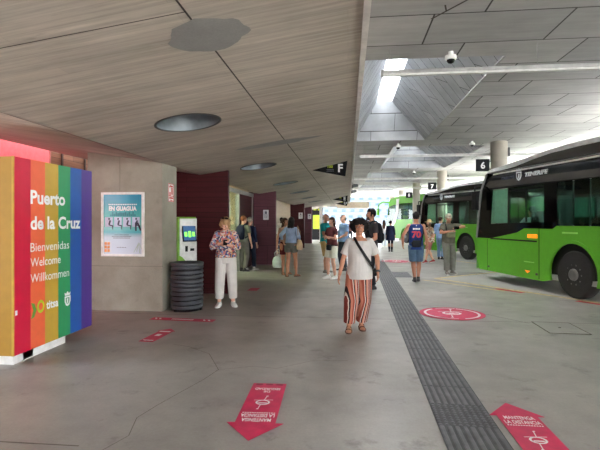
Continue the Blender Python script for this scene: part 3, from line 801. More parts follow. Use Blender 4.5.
def round_sticker(cx, cy, r, label):
    t = empty('round_floor_sticker', (cx, cy, 0), 0, label, 'floor sticker', 'round pink stickers on the floor')
    b = B(); lathe(b, [(r, .006), (r, .009)], 'Z', 48); obj('vinyl', b, M['pink'], t)
    b = B()
    def arc(ra, rb, a0, a1, n=20):
        for i in range(n):
            p = a0+(a1-a0)*i/n; q = a0+(a1-a0)*(i+1)/n
            b.faces.new([b.verts.new((k*math.cos(a), k*math.sin(a), .011)) for k, a in ((ra, p), (rb, p), (rb, q), (ra, q))])
    arc(r*.78, r*.86, 2.2, 4.1); arc(r*.78, r*.86, -1.3, 1.2)
    for k in range(16):
        a = 1.3+.05*k*.9; bx(b, (r*.82*math.cos(a), r*.82*math.sin(a), .011), (.03, .05, .001), Matrix.Rotation(a, 3, 'Z'))
        a = -1.6-.05*k*.9; bx(b, (r*.82*math.cos(a), r*.82*math.sin(a), .011), (.03, .05, .001), Matrix.Rotation(a, 3, 'Z'))
    mask_icon(b, 0, 0, r*.3); arc(0.01, r*.09, 0, 6.28)
    obj('lettering', b, M['vwhite'], t)
round_sticker(1.74, 7.82, .53, 'round pink floor sticker right of the ribbed strip, nearer one')
round_sticker(1.9, 18.0, .6, 'far round pink floor sticker behind the woman in striped trousers')
t = empty('floor_strip_sticker', (-2.6, 6.88, 0), math.radians(-4), 'long thin pink strip sticker on the floor before the bin', 'floor sticker')
b = B(); bx(b, (0, 0, .0075), (1.05, .17, .003)); obj('vinyl', b, M['pink'], t)
b = B()
for k in range(13): bx(b, (-.17+k*.028, 0, .0105), (.02, .06, .001))
for x in (-.45, -.38, .36, .44): bx(b, (x, 0, .0105), (.03, .09, .001), Matrix.Rotation(.5, 3, 'Z'))
obj('lettering', b, M['vwhite'], t)
t = empty('small_floor_sticker', (-2.15, 10.15, 0), 0, 'small pink sticker on the floor behind the blond woman', 'floor sticker')
b = B(); bx(b, (0, 0, .0075), (.22, .4, .003)); obj('vinyl', b, M['pink'], t)

# ribbed tactile strip
tm = plain('grey_tactile_paving', (104, 105, 108), .6, var=.1); tmd = plain('dark_tactile_base', (78, 79, 82), .7, var=.1)
t = empty('tactile_strip', (.88, 2.4, 0), math.radians(-1.15), 'long dark grey ribbed tactile strip running along the platform', 'tactile paving')
LT = 16.5
b = B(); bx(b, (0, LT/2-1, .003), (.445, LT+.0, .006)); obj('base', b, tmd, t)
y = -1.9; k = 0; rb = B()
ys = [(-1.95, 1.1)] + [(1.52+.42*i, 1.52+.42*i+.405) for i in range(36)]
for (a, c) in ys:
    for j in range(8):
        x = -.196+.056*j; prism(rb, [(-.018, 0), (-.010, .006), (.010, .006), (.018, 0)], (x, a, .0055), (1, 0, 0), (0, 0, 1), (0, 1, 0), c-a)
obj('rib_field', rb, tm, t)
b = B()
for i in range(9):
    for j in range(9): lathe(b, [(.016, .006), (.010, .0115)], 'Z', 8, (-.2+.05*i, 1.13+.045*j, 0))
obj('stud_field', b, tm, t)
b = B(); bx(b, (.46, 11.1, .004), (.5, 1.3, .008)); 
for j in range(20): prism(b, [(-.018, 0), (-.010, .006), (.010, .006), (.018, 0)], (.22, 10.5+.062*j, .0075), (0, 1, 0), (0, 0, 1), (1, 0, 0), .46)
obj('side_branch', b, tm, t)
# manhole outline
t = empty('manhole_cover', (3.08, 6.95, 0), math.radians(-3), 'square slab-filled manhole cover near the parked bus', 'manhole cover')
b = B(); bx(b, (0, 0, .002), (.52, .72, .004)); obj('cover', b, M['patch'] if False else M['floor'], t)
b = B()
for x, y, sx, sy in ((0, .36, .54, .012), (0, -.36, .54, .012), (-.265, 0, .012, .72), (.265, 0, .012, .72)): bx(b, (x, y, .003), (sx, sy, .005))
obj('frame', b, plain('rusty_frame', (98, 90, 80), .7), t)
b = B(); lathe(b, [(.022, 0), (.02, .006)], 'Z', 12); obj('lifting_point', b, seam, t)

# far advertising panel and post
t = empty('advertising_panel', (-2.62, 38.6, 0), 0, 'tall black and yellow-green panel at the far end of the walls', 'advertising panel')
b = B(); bx(b, (0, 0, 1.5), (.95, .14, 2.95)); obj('cabinet', b, M['black'], t)
b = B(); bx(b, (0, -.075, 1.55), (.74, .01, 1.2)); obj('poster_sheet', b, plain('acid_green_print', (178, 206, 52), .5), t)
b = B(); bx(b, (-.2, -.075, 2.66), (.25, .01, .2)); bx(b, (.15, -.075, 2.6), (.2, .01, .12)); obj('lettering', b, M['lime'], t)
t = empty('white_post', (-2.0, 33.4, 0), 0, 'slim white post between the green panel and the waiting couple', 'post')
b = B(); bx(b, (0, 0, 1.36), (.2, .2, 2.72)); obj('shaft', b, M['white'], t)
b = B(); bx(b, (0, 0, .02), (.3, .3, .04)); obj('base_plate', b, M['alu'], t)
b = B(); bx(b, (.4, 37.3, 2.95), (2.6, 1.0, .5)); o = struct('beam_far', b, plain('pale_timber_beam', (205, 190, 168), .7))

# building and ground beyond the far end
t = empty('far_building', (14, 250, 0), math.radians(-8), 'long pale blue and white building beyond the end of the platform', 'building')
b = B(); bx(b, (0, 5, 10), (110, 10, 20)); obj('wall', b, plain('bright_facade', (104, 112, 118), .8), t)
for k in range(5):
    z = 3+k*3.3; b = B(); bx(b, (0, -.8, z), (110, 1.6, .9)); obj('balcony', b, plain('pale_blue_balcony', (78, 100, 116), .6), t)
wm = plain('far_window_glass', (60, 82, 98), .5)
wb = box('window', (0, 0, 0), (2.2, .2, 1.3), wm, t)
for k in range(5):
    for j in range(16):
        o = wb if (k, j) == (0, 0) else wb.copy()
        if o is not wb: COL.objects.link(o); o.parent = t
        o.location = (-42+j*4.9+(k % 2), -.1, 4.6+k*3.3)
b = B(); bx(b, (0, 5, 20.3), (111, 11, .6)); obj('roof', b, M['white'], t)
# ---------------------------------------------------------------- buses
M['band'] = plain('mirror_black_band', (6, 7, 10), .06, spec=.5)
M['busglow'] = plain('bus_added_glow', (240, 250, 246), .5, emis=2.2)  # glow added to brighten the bus interior
M['bright_view'] = plain('painted_bright_view', (170, 200, 186), .7)  # pale colour standing for brightness behind the glass
M['seatm'] = plain('teal_moquette', (86, 130, 124), .9)
# local frame: side wall facing the platform is x=0, nose at y=0, tail towards -y, width +x
W = 2.5
def side_poly(bm, pts, x=0, t=.04):
    prism(bm, [(-s, z) for s, z in pts], (x, 0, 0), (0, 1, 0), (0, 0, 1), (1, 0, 0), t)
def arch_pts(c, r, z0, n=14, zc=.48):
    a0 = math.asin((z0-zc)/r) if abs(z0-zc) < r else 0
    return [(c-r*math.cos(a0+(PI-2*a0)*i/n), zc+r*math.sin(a0+(PI-2*a0)*i/n)) for i in range(n+1)]
def nose_y(z, u):
    """how far the front skin sits forward of y=0 at height z, u across 0..1"""
    back = 0 if z < 1.25 else -(z-1.25)*.19 - max(0, z-2.4)*.42
    return back + .24*(1-(2*u-1)**2)**.6
def wheel(parent, s, x, r=.485):
    # wheel > rim, hub (sub-parts)
    b = B(); lathe(b, [(.30, .0), (r-.04, .0), (r, .05), (r, .22), (r-.04, .27), (.30, .27)], 'X', 40, (x, -s, r)); w = obj('wheel', b, M['rubber'], parent, smooth=False)
    for p in w.data.polygons: p.use_smooth = abs(p.normal.x) < .9
    b = B(); lathe(b, [(.30, .01), (.285, .02), (.26, .05), (.16, .03), (.12, .03)], 'X', 32, (x-.005, -s, r))
    o = obj('rim', b, M['rim'], w, smooth=True)
    b = B(); lathe(b, [(.13, .04), (.12, -.02), (.09, -.035), (.02, -.04)], 'X', 24, (x, -s, r))
    for k in range(10):
        a = 2*PI*k/10; lathe(b, [(.022, .05), (.018, .0)], 'X', 8, (x, -s+.2*math.cos(a), r+.2*math.sin(a)))
    obj('hub', b, plain('hub_metal', (120, 119, 118), .4, .4), w)
def seats(root, ss, first=None):
    for s in ss:
        for x in (.28, .74, 1.75, 2.2):
            if first is None:
                b = B(); bx(b, (0, 0, .0), (.42, .42, .1)); bx(b, (0, -.2, .4), (.42, .08, .75), Matrix.Rotation(.12, 3, 'X'))
                first = obj('passenger_seat', b, M['seatm'], root, bevel=.02); o = first
            else:
                o = first.copy(); COL.objects.link(o); o.parent = root
            o.location = (x, -s, .95)
def city_bus(loc, rz, label, light_win):
    t = empty('city_bus', (*loc, 0), rz, label, 'bus', 'lime green city buses in the bays')
    L_ = 12.0; wc = (3.48, 9.6)
    # lower green side with both wheel arches
    for sx, mirror in ((0, False), (W-.04, True)):
        path = [(.12, .27)] + [(2.62, .24)] + arch_pts(wc[0], .64, .30) + [(wc[1]-.9, .3)] + arch_pts(wc[1], .64, .30) + [(L_, .32), (L_, 1.46), (3.05, 1.47), (2.92, 1.40), (2.0, 1.40), (1.75, 1.30), (.66, 1.12), (.03, 1.12), (.0, .6)]
        b = B(); side_poly(b, path, sx, .04); obj('side_body', b, M['green'], t)
    for c in wc:   # pressed lip round each arch
        for sx in (-.012, W+.002):
            b = B(); out = arch_pts(c, .70, .30, 18); inn = arch_pts(c, .635, .30, 18)
            prism(b, [(-s, z) for s, z in out+inn[::-1]], (sx, 0, 0), (0, 1, 0), (0, 0, 1), (1, 0, 0), .014); obj('arch_lip', b, M['green'], t)
    # black band, window openings left free
    for sx in (.002, W-.042):
        b = B()
        side_poly(b, [(.03, 1.12), (.66, 1.12), (1.75, 1.30), (2.0, 1.40), (2.92, 1.40), (2.92, 1.56), (.5, 1.50), (.1, 1.50)], sx, .038)      # sill of the driver window
        side_poly(b, [(.10, 1.5), (.62, 1.5), (.72, 2.39), (.28, 2.39)], sx, .038)
        side_poly(b, [(1.38, 1.5), (1.46, 1.5), (1.46, 2.39), (1.38, 2.39)], sx, .036)
        side_poly(b, [(2.66, 1.4), (3.05, 1.4), (3.05, 2.39), (2.66, 2.39)], sx, .038)
        for k in range(5):
            s0 = 4.72+k*1.62; side_poly(b, [(s0, 1.47), (s0+.07, 1.47), (s0+.07, 2.39), (s0, 2.39)], sx, .036)
        side_poly(b, [(L_-.5, 1.46), (L_, 1.46), (L_, 2.39), (L_-.5, 2.39)], sx, .038)
        obj('side_band', b, M['gloss_black'], t)
        b = B(); g = []; n = 10                      # upper band leans in towards the roof
        for j in range(n+1):
            f = j/n; z = 2.39+.47*f; xin = .10*f*f; xx = sx-.002+xin if sx < 1 else W-xin
            g.append([b.verts.new((xx, -s_, z)) for s_ in (max(.28, -nose_y(z, 0)-.02), 2.0, 4.0, 7.0, L_)])
        for j in range(n):
            for i in range(4): b.faces.new((g[j][i], g[j][i+1], g[j+1][i+1], g[j+1][i]))
        o = obj('upper_band', b, M['band'], t, smooth=True)
    # glass
    for sx in (.014, W-.02):
        for (s0, s1, s0t) in ((.62, 1.38, .72), (1.46, 2.66, 1.46)):
            b = B(); side_poly(b, [(s0, 1.52), (s1, 1.52), (s1, 2.38), (s0t, 2.38)], sx, .006); o = obj('driver_window' if sx < 1 else 'door_window', b, M['clear'], t)
        s = 3.05
        for k in range(6):
            s1 = min(4.72+k*1.62, L_-.5); b = B(); side_poly(b, [(s, 1.48), (s1, 1.48), (s1, 2.38), (s, 2.38)], sx, .006); obj('side_window', b, M['tinted'], t); s = s1+.07
    # inner frame lines of the driver window
    b = B()
    for p in ([(1.46, 2.3), (2.66, 2.3), (2.66, 2.33), (1.46, 2.33)], [(2.05, 1.55), (2.09, 1.55), (2.09, 2.3), (2.05, 2.3)]): side_poly(b, p, -.002, .02)
    obj('sliding_sash', b, M['black'], t)
    # nose: one skin, split by height into bumper, windscreen and header
    def nose(z0, z1, name, mat, u0=0, u1=1, off=0, n=8):
        b = B(); g = []
        for j in range(n+1):
            z = z0+(z1-z0)*j/n; g.append([b.verts.new((.0+W*(u0+(u1-u0)*i/16), nose_y(z, u0+(u1-u0)*i/16)+off, z)) for i in range(17)])
        for j in range(n):
            for i in range(16): b.faces.new((g[j][i], g[j][i+1], g[j+1][i+1], g[j+1][i]))
        o = obj(name, b, mat, t, smooth=True); return o
    nose(.27, 1.12, 'front_bumper', M['green']); nose(1.12, 2.5, 'windscreen', M['clear']); nose(2.5, 2.86, 'destination_header', M['gloss_black'])
    # windscreen pillar edge, its pale tone painted in for a light reflection
    b = B(); tube(b, [(-.01, nose_y(1.14, 0)-.03, 1.14), (-.01, nose_y(1.7, 0)-.03, 1.7), (-.01, nose_y(2.4, 0)-.03, 2.4), (-.01, nose_y(2.8, 0)-.02, 2.8)], [.025, .028, .03, .03], 10); obj('windscreen_pillar', b, M['alu'], t, smooth=True)
    b = B(); tube(b, [(W+.01, nose_y(1.14, 0)-.03, 1.14), (W+.01, nose_y(2.4, 0)-.03, 2.4), (W+.01, nose_y(2.8, 0)-.02, 2.8)], [.025, .03, .03], 10); obj('windscreen_pillar', b, M['alu'], t, smooth=True)
    # roof shell: curved section, sloping up from the nose
    b = B(); rings = []
    for s, z in ((.50, 2.86), (.62, 2.93), (1.2, 2.97), (1.9, 3.03), (2.6, 3.10), (3.3, 3.14), (4.4, 3.15), (L_-.5, 3.15), (L_, 2.95)):
        r = [V((0.0, -s, 2.84)), V((-.005, -s, z-.01)), V((.10, -s, z+.03)), V((.5, -s, z+.04)), V((W/2, -s, z+.055)), V((W-.5, -s, z+.04)), V((W-.10, -s, z+.03)), V((W-.005, -s, z-.01)), V((W, -s, 2.84))]
        rings.append(r)
    ring_tube(b, rings); obj('roof', b, M['roofw'], t, smooth=False)
    for sx in (-.014, W-.002):   # black cowl panel that rises with the roof
        b = B(); side_poly(b, [(.95, 2.84), (1.70, 2.885), (2.3, 2.97), (2.9, 3.03), (3.6, 3.05), (L_-.3, 3.05), (L_-.3, 2.84)], sx, .016); obj('roof_cowl', b, M['gloss_black'], t)
    b = B(); side_poly(b, [(.6, 2.842), (L_-.3, 2.842), (L_-.3, 2.852), (.6, 2.852)], -.018, .01); obj('cowl_seam', b, M['dark'], t)
    # tail, floor, driver's cab, seats
    box('rear_wall', (W/2, -L_+.02, 1.7), (W, .04, 2.6), M['green'], t)
    b = B(); bx(b, (W/2, -L_/2, .36), (W-.1, L_-.3, .1)); obj('floor_pan', b, M['alu'], t)
    b = B(); bx(b, (W/2, -L_/2, 2.80), (W-.1, L_-1.4, .04)); obj('ceiling_lining', b, M['white'], t)
    b = B(); bx(b, (W/2-.5, -L_/2, 2.77), (.12, L_-2, .02)); bx(b, (W/2+.5, -L_/2, 2.77), (.12, L_-2, .02)); bx(b, (.6, -1.0, 2.77), (.5, .3, .02)); obj('added_cabin_glow', b, M['busglow'], t)  # glowing strips added to brighten the cabin behind the windows
    b = B(); bx(b, (.045, -1.0, 1.95), (.006, .72, .84)); obj('bright_view_sheet', b, M['bright_view'], t)  # invented pale sheet standing for the bright view through the driver window
    b = B()
    for c in wc: bx(b, (.45, -c, .8), (.75, 1.35, .75)); bx(b, (W-.45, -c, .8), (.75, 1.35, .75))
    obj('wheel_housing', b, M['black'], t)
    b = B(); bx(b, (W/2, -.35, 1.15), (2.2, .4, .3)); bx(b, (.65, -.55, 1.35), (.6, .25, .18)); obj('dashboard', b, M['black'], t, bevel=.02)
    b = B(); a = Matrix.Translation((.65, -.78, 1.42)) @ Matrix.Rotation(math.radians(-35), 4, 'X')
    bmesh.ops.create_circle(b, segments=6, radius=.01, matrix=a); b.clear()
    pts = [a @ V((.22*math.cos(q), .22*math.sin(q), 0)) for q in [2*PI*i/24 for i in range(25)]]; tube(b, pts, .018, 8, False); tube(b, [a @ V((-.2, 0, 0)), a @ V((.2, 0, 0))], .014, 8); tube(b, [a @ V((0, 0, 0)), (.65, -.5, 1.2)], .03, 8)
    obj('steering_wheel', b, M['black'], t)
    b = B(); bx(b, (.65, -1.45, .95), (.5, .5, .14)); bx(b, (.65, -1.72, 1.4), (.48, .12, .85), Matrix.Rotation(.12, 3, 'X')); bx(b, (.65, -1.45, .6), (.3, .3, .6)); obj('driver_seat', b, M['black'], t, bevel=.03)
    b = B(); bx(b, (.62, -2.15, 1.5), (1.1, .04, 1.7)); obj('cab_partition', b, M['clear'], t)
    b = B()
    for s in (2.3, 4.6, 6.2, 7.8): 
        for x in (1.05, 1.5): cyl(b, (x, -s, .4), (x, -s, 2.8), .017, 10)
    obj('grab_pole', b, plain('grey_pole', (130, 136, 134), .4), t)
    seats(t, (4.7, 5.5, 6.3, 7.1, 7.9))
    for s in wc:
        wheel(t, s, .03); 
        b = B(); lathe(b, [(.25, 0), (.485, .03), (.485, .25), (.25, .28)], 'X', 32, (W-.32, -s, .485)); obj('wheel', b, M['rubber'], t)
    # door line, trim slit, lamps
    b = B(); side_poly(b, [(2.50, .28), (2.52, .28), (2.52, 1.4), (2.50, 1.4)], -.003, .005); side_poly(b, [(.66, 1.10), (2.44, 1.095), (2.44, 1.13), (.66, 1.135)], -.003, .005); side_poly(b, [(.52, .27), (.53, .27), (.53, 1.1), (.52, 1.1)], -.003, .005)
    side_poly(b, [(5.2, .5), (6.8, .5), (6.8, .51), (5.2, .51)], -.003, .005); obj('panel_gap', b, M['black'], t)
    b = B(); side_poly(b, [(2.14, 1.185), (2.46, 1.185), (2.46, 1.27), (2.14, 1.27)], -.02, .02); o = obj('indicator_lamp', b, M['orange'], t, bevel=.006)
    b = B(); side_poly(b, [(2.04, .43), (2.22, .43), (2.13, .37)], -.012, .012); o = obj('marker_lamp', b, M['orange'], t)
    b = B()
    for s in (.55, 2.4): side_poly(b, [(s, .35), (s+.07, .35), (s+.07, .4), (s, .4)], -.006, .006)
    obj('side_marker', b, M['dark'], t)
    b = B(); side_poly(b, [(3.2, 1.31), (3.62, 1.31), (3.62, 1.345), (3.2, 1.345)], -.003, .003); side_poly(b, [(2.0, .62), (2.35, .62), (2.35, .64), (2.0, .64)], -.003, .003); obj('small_print', b, plain('pale_green_print', (150, 214, 110), .5), t)
    # lettering on the band. The side faces -x, so text runs from nose to tail: u = -y
    b = B(); letters(b, 'TENERIFE', h=.098, w=.76, o=(.006, -2.0, 2.61), u=(0, -1, 0), v=(.22, 0, 1), bold=.05, depth=.002); obj('lettering', b, M['leaf'], t)
    b = B(); letters(b, 'CABILDO', h=.075, w=.5, o=(.006, -1.12, 2.61), u=(0, -1, 0), v=(.22, 0, 1), bold=.01, depth=.002); o = obj('lettering', b, plain('dim_print', (86, 92, 112), .5), t)
    crest(t, (-.004, -1.82, 2.655), (0, -1, 0), .2, M['leaf'])
    # hanging mirror by the front window, wipers
    b = B(); tube(b, [(-.02, -.25, 2.55), (-.18, -.22, 2.52), (-.22, -.28, 2.4)], .022, 10); bx(b, (-.22, -.3, 2.12), (.1, .2, .5)); obj('wing_mirror', b, M['black'], t, bevel=.01)
    b = B(); tube(b, [(.9, .17, 1.15), (.55, .2, 1.9)], .012, 8); tube(b, [(1.9, .17, 1.15), (1.55, .2, 1.9)], .012, 8); obj('wiper', b, M['black'], t)
    b = B(); 
    for x in (.3, W-.3): lathe(b, [(.11, .0), (.1, .05), (.05, .07)], 'Y', 20, (x, nose_y(.7, .12)-.03, .72))
    obj('headlamp', b, M['roofw'], t)
    return t
city_bus((3.55, 12.95), math.atan2(.272, .962), 'nearest lime green and black city bus, cropped by the right edge', True)
city_bus((3.44, 22.35), math.radians(23), 'second lime green city bus, parked behind the nearest one', False)

# coach with horn mirrors farther down
def coach(loc, rz):
    t = empty('coach', (*loc, 0), rz, 'tall green coach with horn mirrors and white swoosh, farthest vehicle', 'coach')
    Lc = 13; H = 3.52
    def ny(z): return 0 if z < 1.3 else -(z-1.3)*.30-max(0, z-3)*.5
    for sx in (0, W-.04):
        b = B(); path = [(.1, .3), (2.25, .3)] + arch_pts(2.95, .64, .33) + arch_pts(9.8, .64, .33) + [(Lc, .35), (Lc, 1.75), (1.6, 1.75), (1.2, 1.2), (.0, 1.2), (0, .6)]
        side_poly(b, path, sx, .04); obj('side_body', b, M['green'], t)
        b = B(); side_poly(b, [(1.9, 1.75), (Lc-.2, 1.75), (Lc-.2, 2.95), (1.9, 2.95)], sx+.006, .03); obj('side_window', b, M['tinted'], t)
        b = B()
        for s in (3.4, 5.0, 6.6, 8.2, 9.8, 11.4): side_poly(b, [(s, 1.75), (s+.06, 1.75), (s+.06, 2.96), (s, 2.96)], sx-.004 if sx == 0 else sx+.02, .03)
        obj('window_pillar', b, M['gloss_black'], t)
        b = B(); side_poly(b, [(.05, 1.22), (1.15, 1.22), (1.55, 1.75), (1.45, 2.9), (.5, 2.75)], sx+.005, .03); obj('driver_window', b, M['tinted'], t)
        b = B(); side_poly(b, [(.6, 2.94), (Lc, 2.94), (Lc, H-.1), (1.2, H-.1), (.85, H-.35)], sx, .04); side_poly(b, [(.52, 2.76), (1.5, 2.9), (1.9, 3.0), (.6, 2.96)], sx, .04); obj('upper_body', b, M['green'], t)
        b = B(); q = -.01 if sx == 0 else sx+.035
        side_poly(b, [(1.15, 1.15), (1.55, 1.5), (2.0, 2.3), (2.12, 3.3), (1.72, 3.3), (1.62, 2.4), (1.35, 1.75), (.6, 1.2)], q, .016); obj('swoosh_panel', b, plain('silver_white_panel', (206, 210, 208), .35), t)
    def skin(z0, z1, nm, mat):
        b = B(); g = []
        for j in range(7):
            z = z0+(z1-z0)*j/6; g.append([b.verts.new((W*i/12, ny(z)+.28*(1-(2*i/12-1)**2)**.6, z)) for i in range(13)])
        for j in range(6):
            for i in range(12): b.faces.new((g[j][i], g[j][i+1], g[j+1][i+1], g[j+1][i]))
        obj(nm, b, mat, t, smooth=True)
    skin(.3, 1.15, 'front_bumper', M['green']); skin(1.15, 2.9, 'windscreen', M['tinted']); skin(2.9, H-.1, 'header', M['green'])
    b = B(); rings = []
    for s, z in ((.95, H-.14), (1.4, H-.02), (2.2, H), (Lc, H)):
        rings.append([V((0, -s, H-.16)), V((.1, -s, z-.02)), V((W/2, -s, z+.05)), V((W-.1, -s, z-.02)), V((W, -s, H-.16))])
    ring_tube(b, rings); obj('roof', b, M['green'], t)
    box('rear_wall', (W/2, -Lc+.02, 2), (W, .04, 3.3), M['green'], t)
    b = B(); bx(b, (W/2, -Lc/2, 1.2), (W-.12, Lc-.6, .1)); obj('floor_pan', b, M['dark'], t)
    seats(t, ())
    for s in (2.95, 9.8):
        wheel(t, s, .03); b = B(); lathe(b, [(.25, 0), (.485, .03), (.485, .25), (.25, .28)], 'X', 32, (W-.32, -s, .485)); obj('wheel', b, M['rubber'], t)
    b = B()
    for x, sg in ((.05, -1), (W-.05, 1)):
        tube(b, [(x, -.5, 3.1), (x+sg*.25, .0, 3.15), (x+sg*.45, .35, 2.95), (x+sg*.5, .42, 2.6)], [.07, .06, .05, .04], 10)
        bx(b, (x+sg*.5, .42, 2.35), (.2, .12, .5))
    obj('horn_mirror', b, M['green'], t, smooth=False)
coach((2.98, 36.5), math.radians(24))
# ---------------------------------------------------------------- people
# every figure faces -y in its own frame; its left side is +x; lengths are for a 1.70 m body, scaled to H
UA, FA, TH, SH = .285, .25, .415, .405
def ik(a, t, l1, l2, pole):
    a, t = V(a), V(t); d = t-a; L_ = min(d.length, (l1+l2)*.995); d.normalize()
    x = (l1*l1-l2*l2+L_*L_)/(2*L_); h = math.sqrt(max(0, l1*l1-x*x))
    p = V(pole); p = (p-d*p.dot(d)).normalized()
    return a+d*x+p*h, a+d*L_
def rings_el(bm, rs, T, seg=20, cap=True):
    """rs: (z, x, y, rx, ry)"""
    out = []
    for z, x, y, rx, ry in rs:
        out.append([T @ V((x+rx*math.cos(2*PI*k/seg), y+ry*math.sin(2*PI*k/seg), z)) for k in range(seg)])
    ring_tube(bm, out, cap)
TORSO = dict(m=[(.86, .115, .095, 0), (.92, .15, .105, .004), (1.0, .145, .10, 0), (1.10, .14, .098, -.002), (1.22, .155, .108, -.004), (1.32, .168, .108, 0), (1.385, .15, .088, .006), (1.425, .095, .068, .01), (1.45, .06, .056, .01)],
             f=[(.86, .125, .10, 0), (.92, .16, .112, .006), (1.0, .142, .10, .002), (1.08, .122, .09, 0), (1.18, .135, .10, -.008), (1.27, .145, .118, -.016), (1.34, .148, .10, 0), (1.39, .13, .08, .006), (1.425, .08, .062, .01), (1.45, .052, .05, .01)])
def interp(tab, z):
    if z <= tab[0][0]: return tab[0][1:]
    for a, b_ in zip(tab, tab[1:]):
        if a[0] <= z <= b_[0]:
            f = (z-a[0])/(b_[0]-a[0]); return tuple(p+(q-p)*f for p, q in zip(a[1:], b_[1:]))
    return tab[-1][1:]
class Fig: pass
def person(label, loc, face, H=1.7, sex='m', g=1., skin='tan', near=0, lean=0, yaw=0, pitch=0, tilt=0, la=None, ra=None, lf=(.10, 0, .08), rf=(-.10, 0, .08), lpole=None, rpole=None,
           hair='black', hstyle='short', top=None, bottom=None, shoes=None, group=None, seated=False, footyaw=12, hipdx=0, lk=None, rk=None, belly=0, handL=None, handR=None, footL=None, footR=None):
    s = H/1.7; vox = (.011, .0075, .0055)[near]*1.0
    t = empty('person', (*loc, 0) if len(loc) == 2 else loc, math.radians(face), label, 'person', group)
    t.scale = (s, s, s)
    F = Fig(); F.t = t; sh = .172 if sex == 'm' else .152
    hz = .90 if not seated else .50
    T = Matrix.Translation((hipdx, 0, 0)) @ Matrix.Translation((0, 0, hz)) @ Matrix.Rotation(math.radians(lean), 4, 'X') @ Matrix.Translation((0, 0, -.90))
    F.T = T
    SHL, SHR = T @ V((sh, .004, 1.375)), T @ V((-sh, .004, 1.375))
    HL, HR = T @ V((.088, 0, .89)), T @ V((-.088, 0, .89))
    la = la or (sh+.10, -.03, .83); ra = ra or (-sh-.10, -.03, .83)
    EL, WL = ik(SHL, la, UA, FA, lpole or (.35, 1, -.2)); ER, WR = ik(SHR, ra, UA, FA, rpole or (-.35, 1, -.2))
    KL, AL = ik(HL, lf, TH, SH, lk or (.08, -1, 0)); KR, AR = ik(HR, rf, TH, SH, rk or (-.08, -1, 0))
    F.pts = dict(SHL=SHL, SHR=SHR, EL=EL, ER=ER, WL=WL, WR=WR, HL=HL, HR=HR, KL=KL, KR=KR, AL=AL, AR=AR)
    body = B()
    rings_el(body, [(z, 0, y - (belly*(.5 if z < 1.2 else .2) if .95 < z < 1.3 else 0), rx*g, ry*g+(belly if .95 < z < 1.25 else 0)) for z, rx, ry, y in TORSO[sex]], T)
    for S, E_, W_ in ((SHL, EL, WL), (SHR, ER, WR)):
        k = (1 if sex == 'm' else .88)*g**.7
        tube(body, [S, S.lerp(E_, .35), E_], [.054*k, .048*k, .038*k], 12); tube(body, [E_, E_.lerp(W_, .3), W_], [.038*k, .040*k, .025*k], 12)
        ell(body, S.lerp(T @ V((0, 0, 1.36)), .12), (.056*k, .056*k, .056*k))
    for H_, K_, A_ in ((HL, KL, AL), (HR, KR, AR)):
        k = (1 if sex == 'm' else 1.03)*g**.6
        tube(body, [H_, H_.lerp(K_, .4), K_], [.088*k, .078*k, .053*k], 14); tube(body, [K_, K_.lerp(A_, .3)+V((0, .012, 0)), K_.lerp(A_, .6)+V((0, .006, 0)), A_], [.053*k, .057*k, .044*k, .033*k], 14)
    # neck and head
    hb = T @ V((0, .0, 1.49))
    Hm = Matrix.Translation(hb) @ Matrix.Rotation(math.radians(yaw), 4, 'Z') @ Matrix.Rotation(math.radians(pitch), 4, 'X') @ Matrix.Rotation(math.radians(tilt), 4, 'Y') @ Matrix.Translation((0, -.015, .095))
    F.H = Hm
    tube(body, [T @ V((0, .012, 1.40)), Hm @ V((0, .02, -.04))], [(.06 if sex == 'm' else .052)*g, (.053 if sex == 'm' else .048)*g], 14)
    ell(body, (0, .01, .028), (.071, .09, .087), Hm); ell(body, (0, -.022, -.03), (.058, .066, .085), Hm); ell(body, (0, -.058, -.088), (.03, .03, .022), Hm)
    ell(body, (.04, -.05, -.03), (.022, .022, .03), Hm); ell(body, (-.04, -.05, -.03), (.022, .022, .03), Hm)
    tube(body, [Hm @ V((0, -.084, .016)), Hm @ V((0, -.104, -.024))], [.009, .014], 8); ell(body, (0, -.088, .028), (.05, .012, .01), Hm, 2)
    for sx in (1, -1): ell(body, (sx*.073, .012, -.008), (.011, .02, .032), Hm, 2)
    ell(body, (0, -.083, -.058), (.024, .008, .010), Hm, 2)
    # hands
    for sx, E_, W_, hd in ((1, EL, WL, handL), (-1, ER, WR, handR)):
        d = (W_-E_).normalized() if hd is None else V(hd).normalized(); n = V((-sx, -.15, 0)) if abs(d.z) > .6 else V((-sx*.3, 0, -1)); n = (n-d*n.dot(d)).normalized(); q = d.cross(n)
        if q.y > 0 and abs(d.z) > .6: q = -q
        if abs(d.z) <= .6 and q.z < 0: q = -q
        c = W_
        for f in (-1.4, -.5, .5, 1.4): tube(body, [c, c+d*.04+q*f*.013, c+d*.088+q*f*.0165], [.017, .0165, .013], 8)
        for f, ln in ((1.45, .066), (.5, .076), (-.5, .071), (-1.45, .055)):
            a0 = c+d*.085+q*f*.0175; a1 = a0+d*ln*.5+n*ln*.12; a2 = a1+d*ln*.38+n*ln*.34; tube(body, [a0, a1, a2], [.0098, .0092, .008], 8)
        b0 = c+d*.028+q*.018; b1 = b0+d*.032+q*.03+n*.012; b2 = b1+d*.034+q*.006+n*.018; tube(body, [b0, b1, b2], [.014, .0115, .0095], 8)
    # feet
    F.feet = []
    for sx, K_, A_, fy in ((1, KL, AL, footL), (-1, KR, AR, footR)):
        yawf = math.radians(sx*footyaw if fy is None else fy); up = max(0, A_.z-.082); pa = math.asin(min(.9, up/.15))
        R = Matrix.Translation(A_) @ Matrix.Rotation(yawf, 4, 'Z') @ Matrix.Rotation(pa, 4, 'X') @ Matrix.Translation((0, 0, -.08))
        F.feet.append((R, sx)); foot_rings(body, R, 0)
    me = remesh(body, vox, 3); mobj('body', me, SKIN[skin], t)
    # face
    b = B()
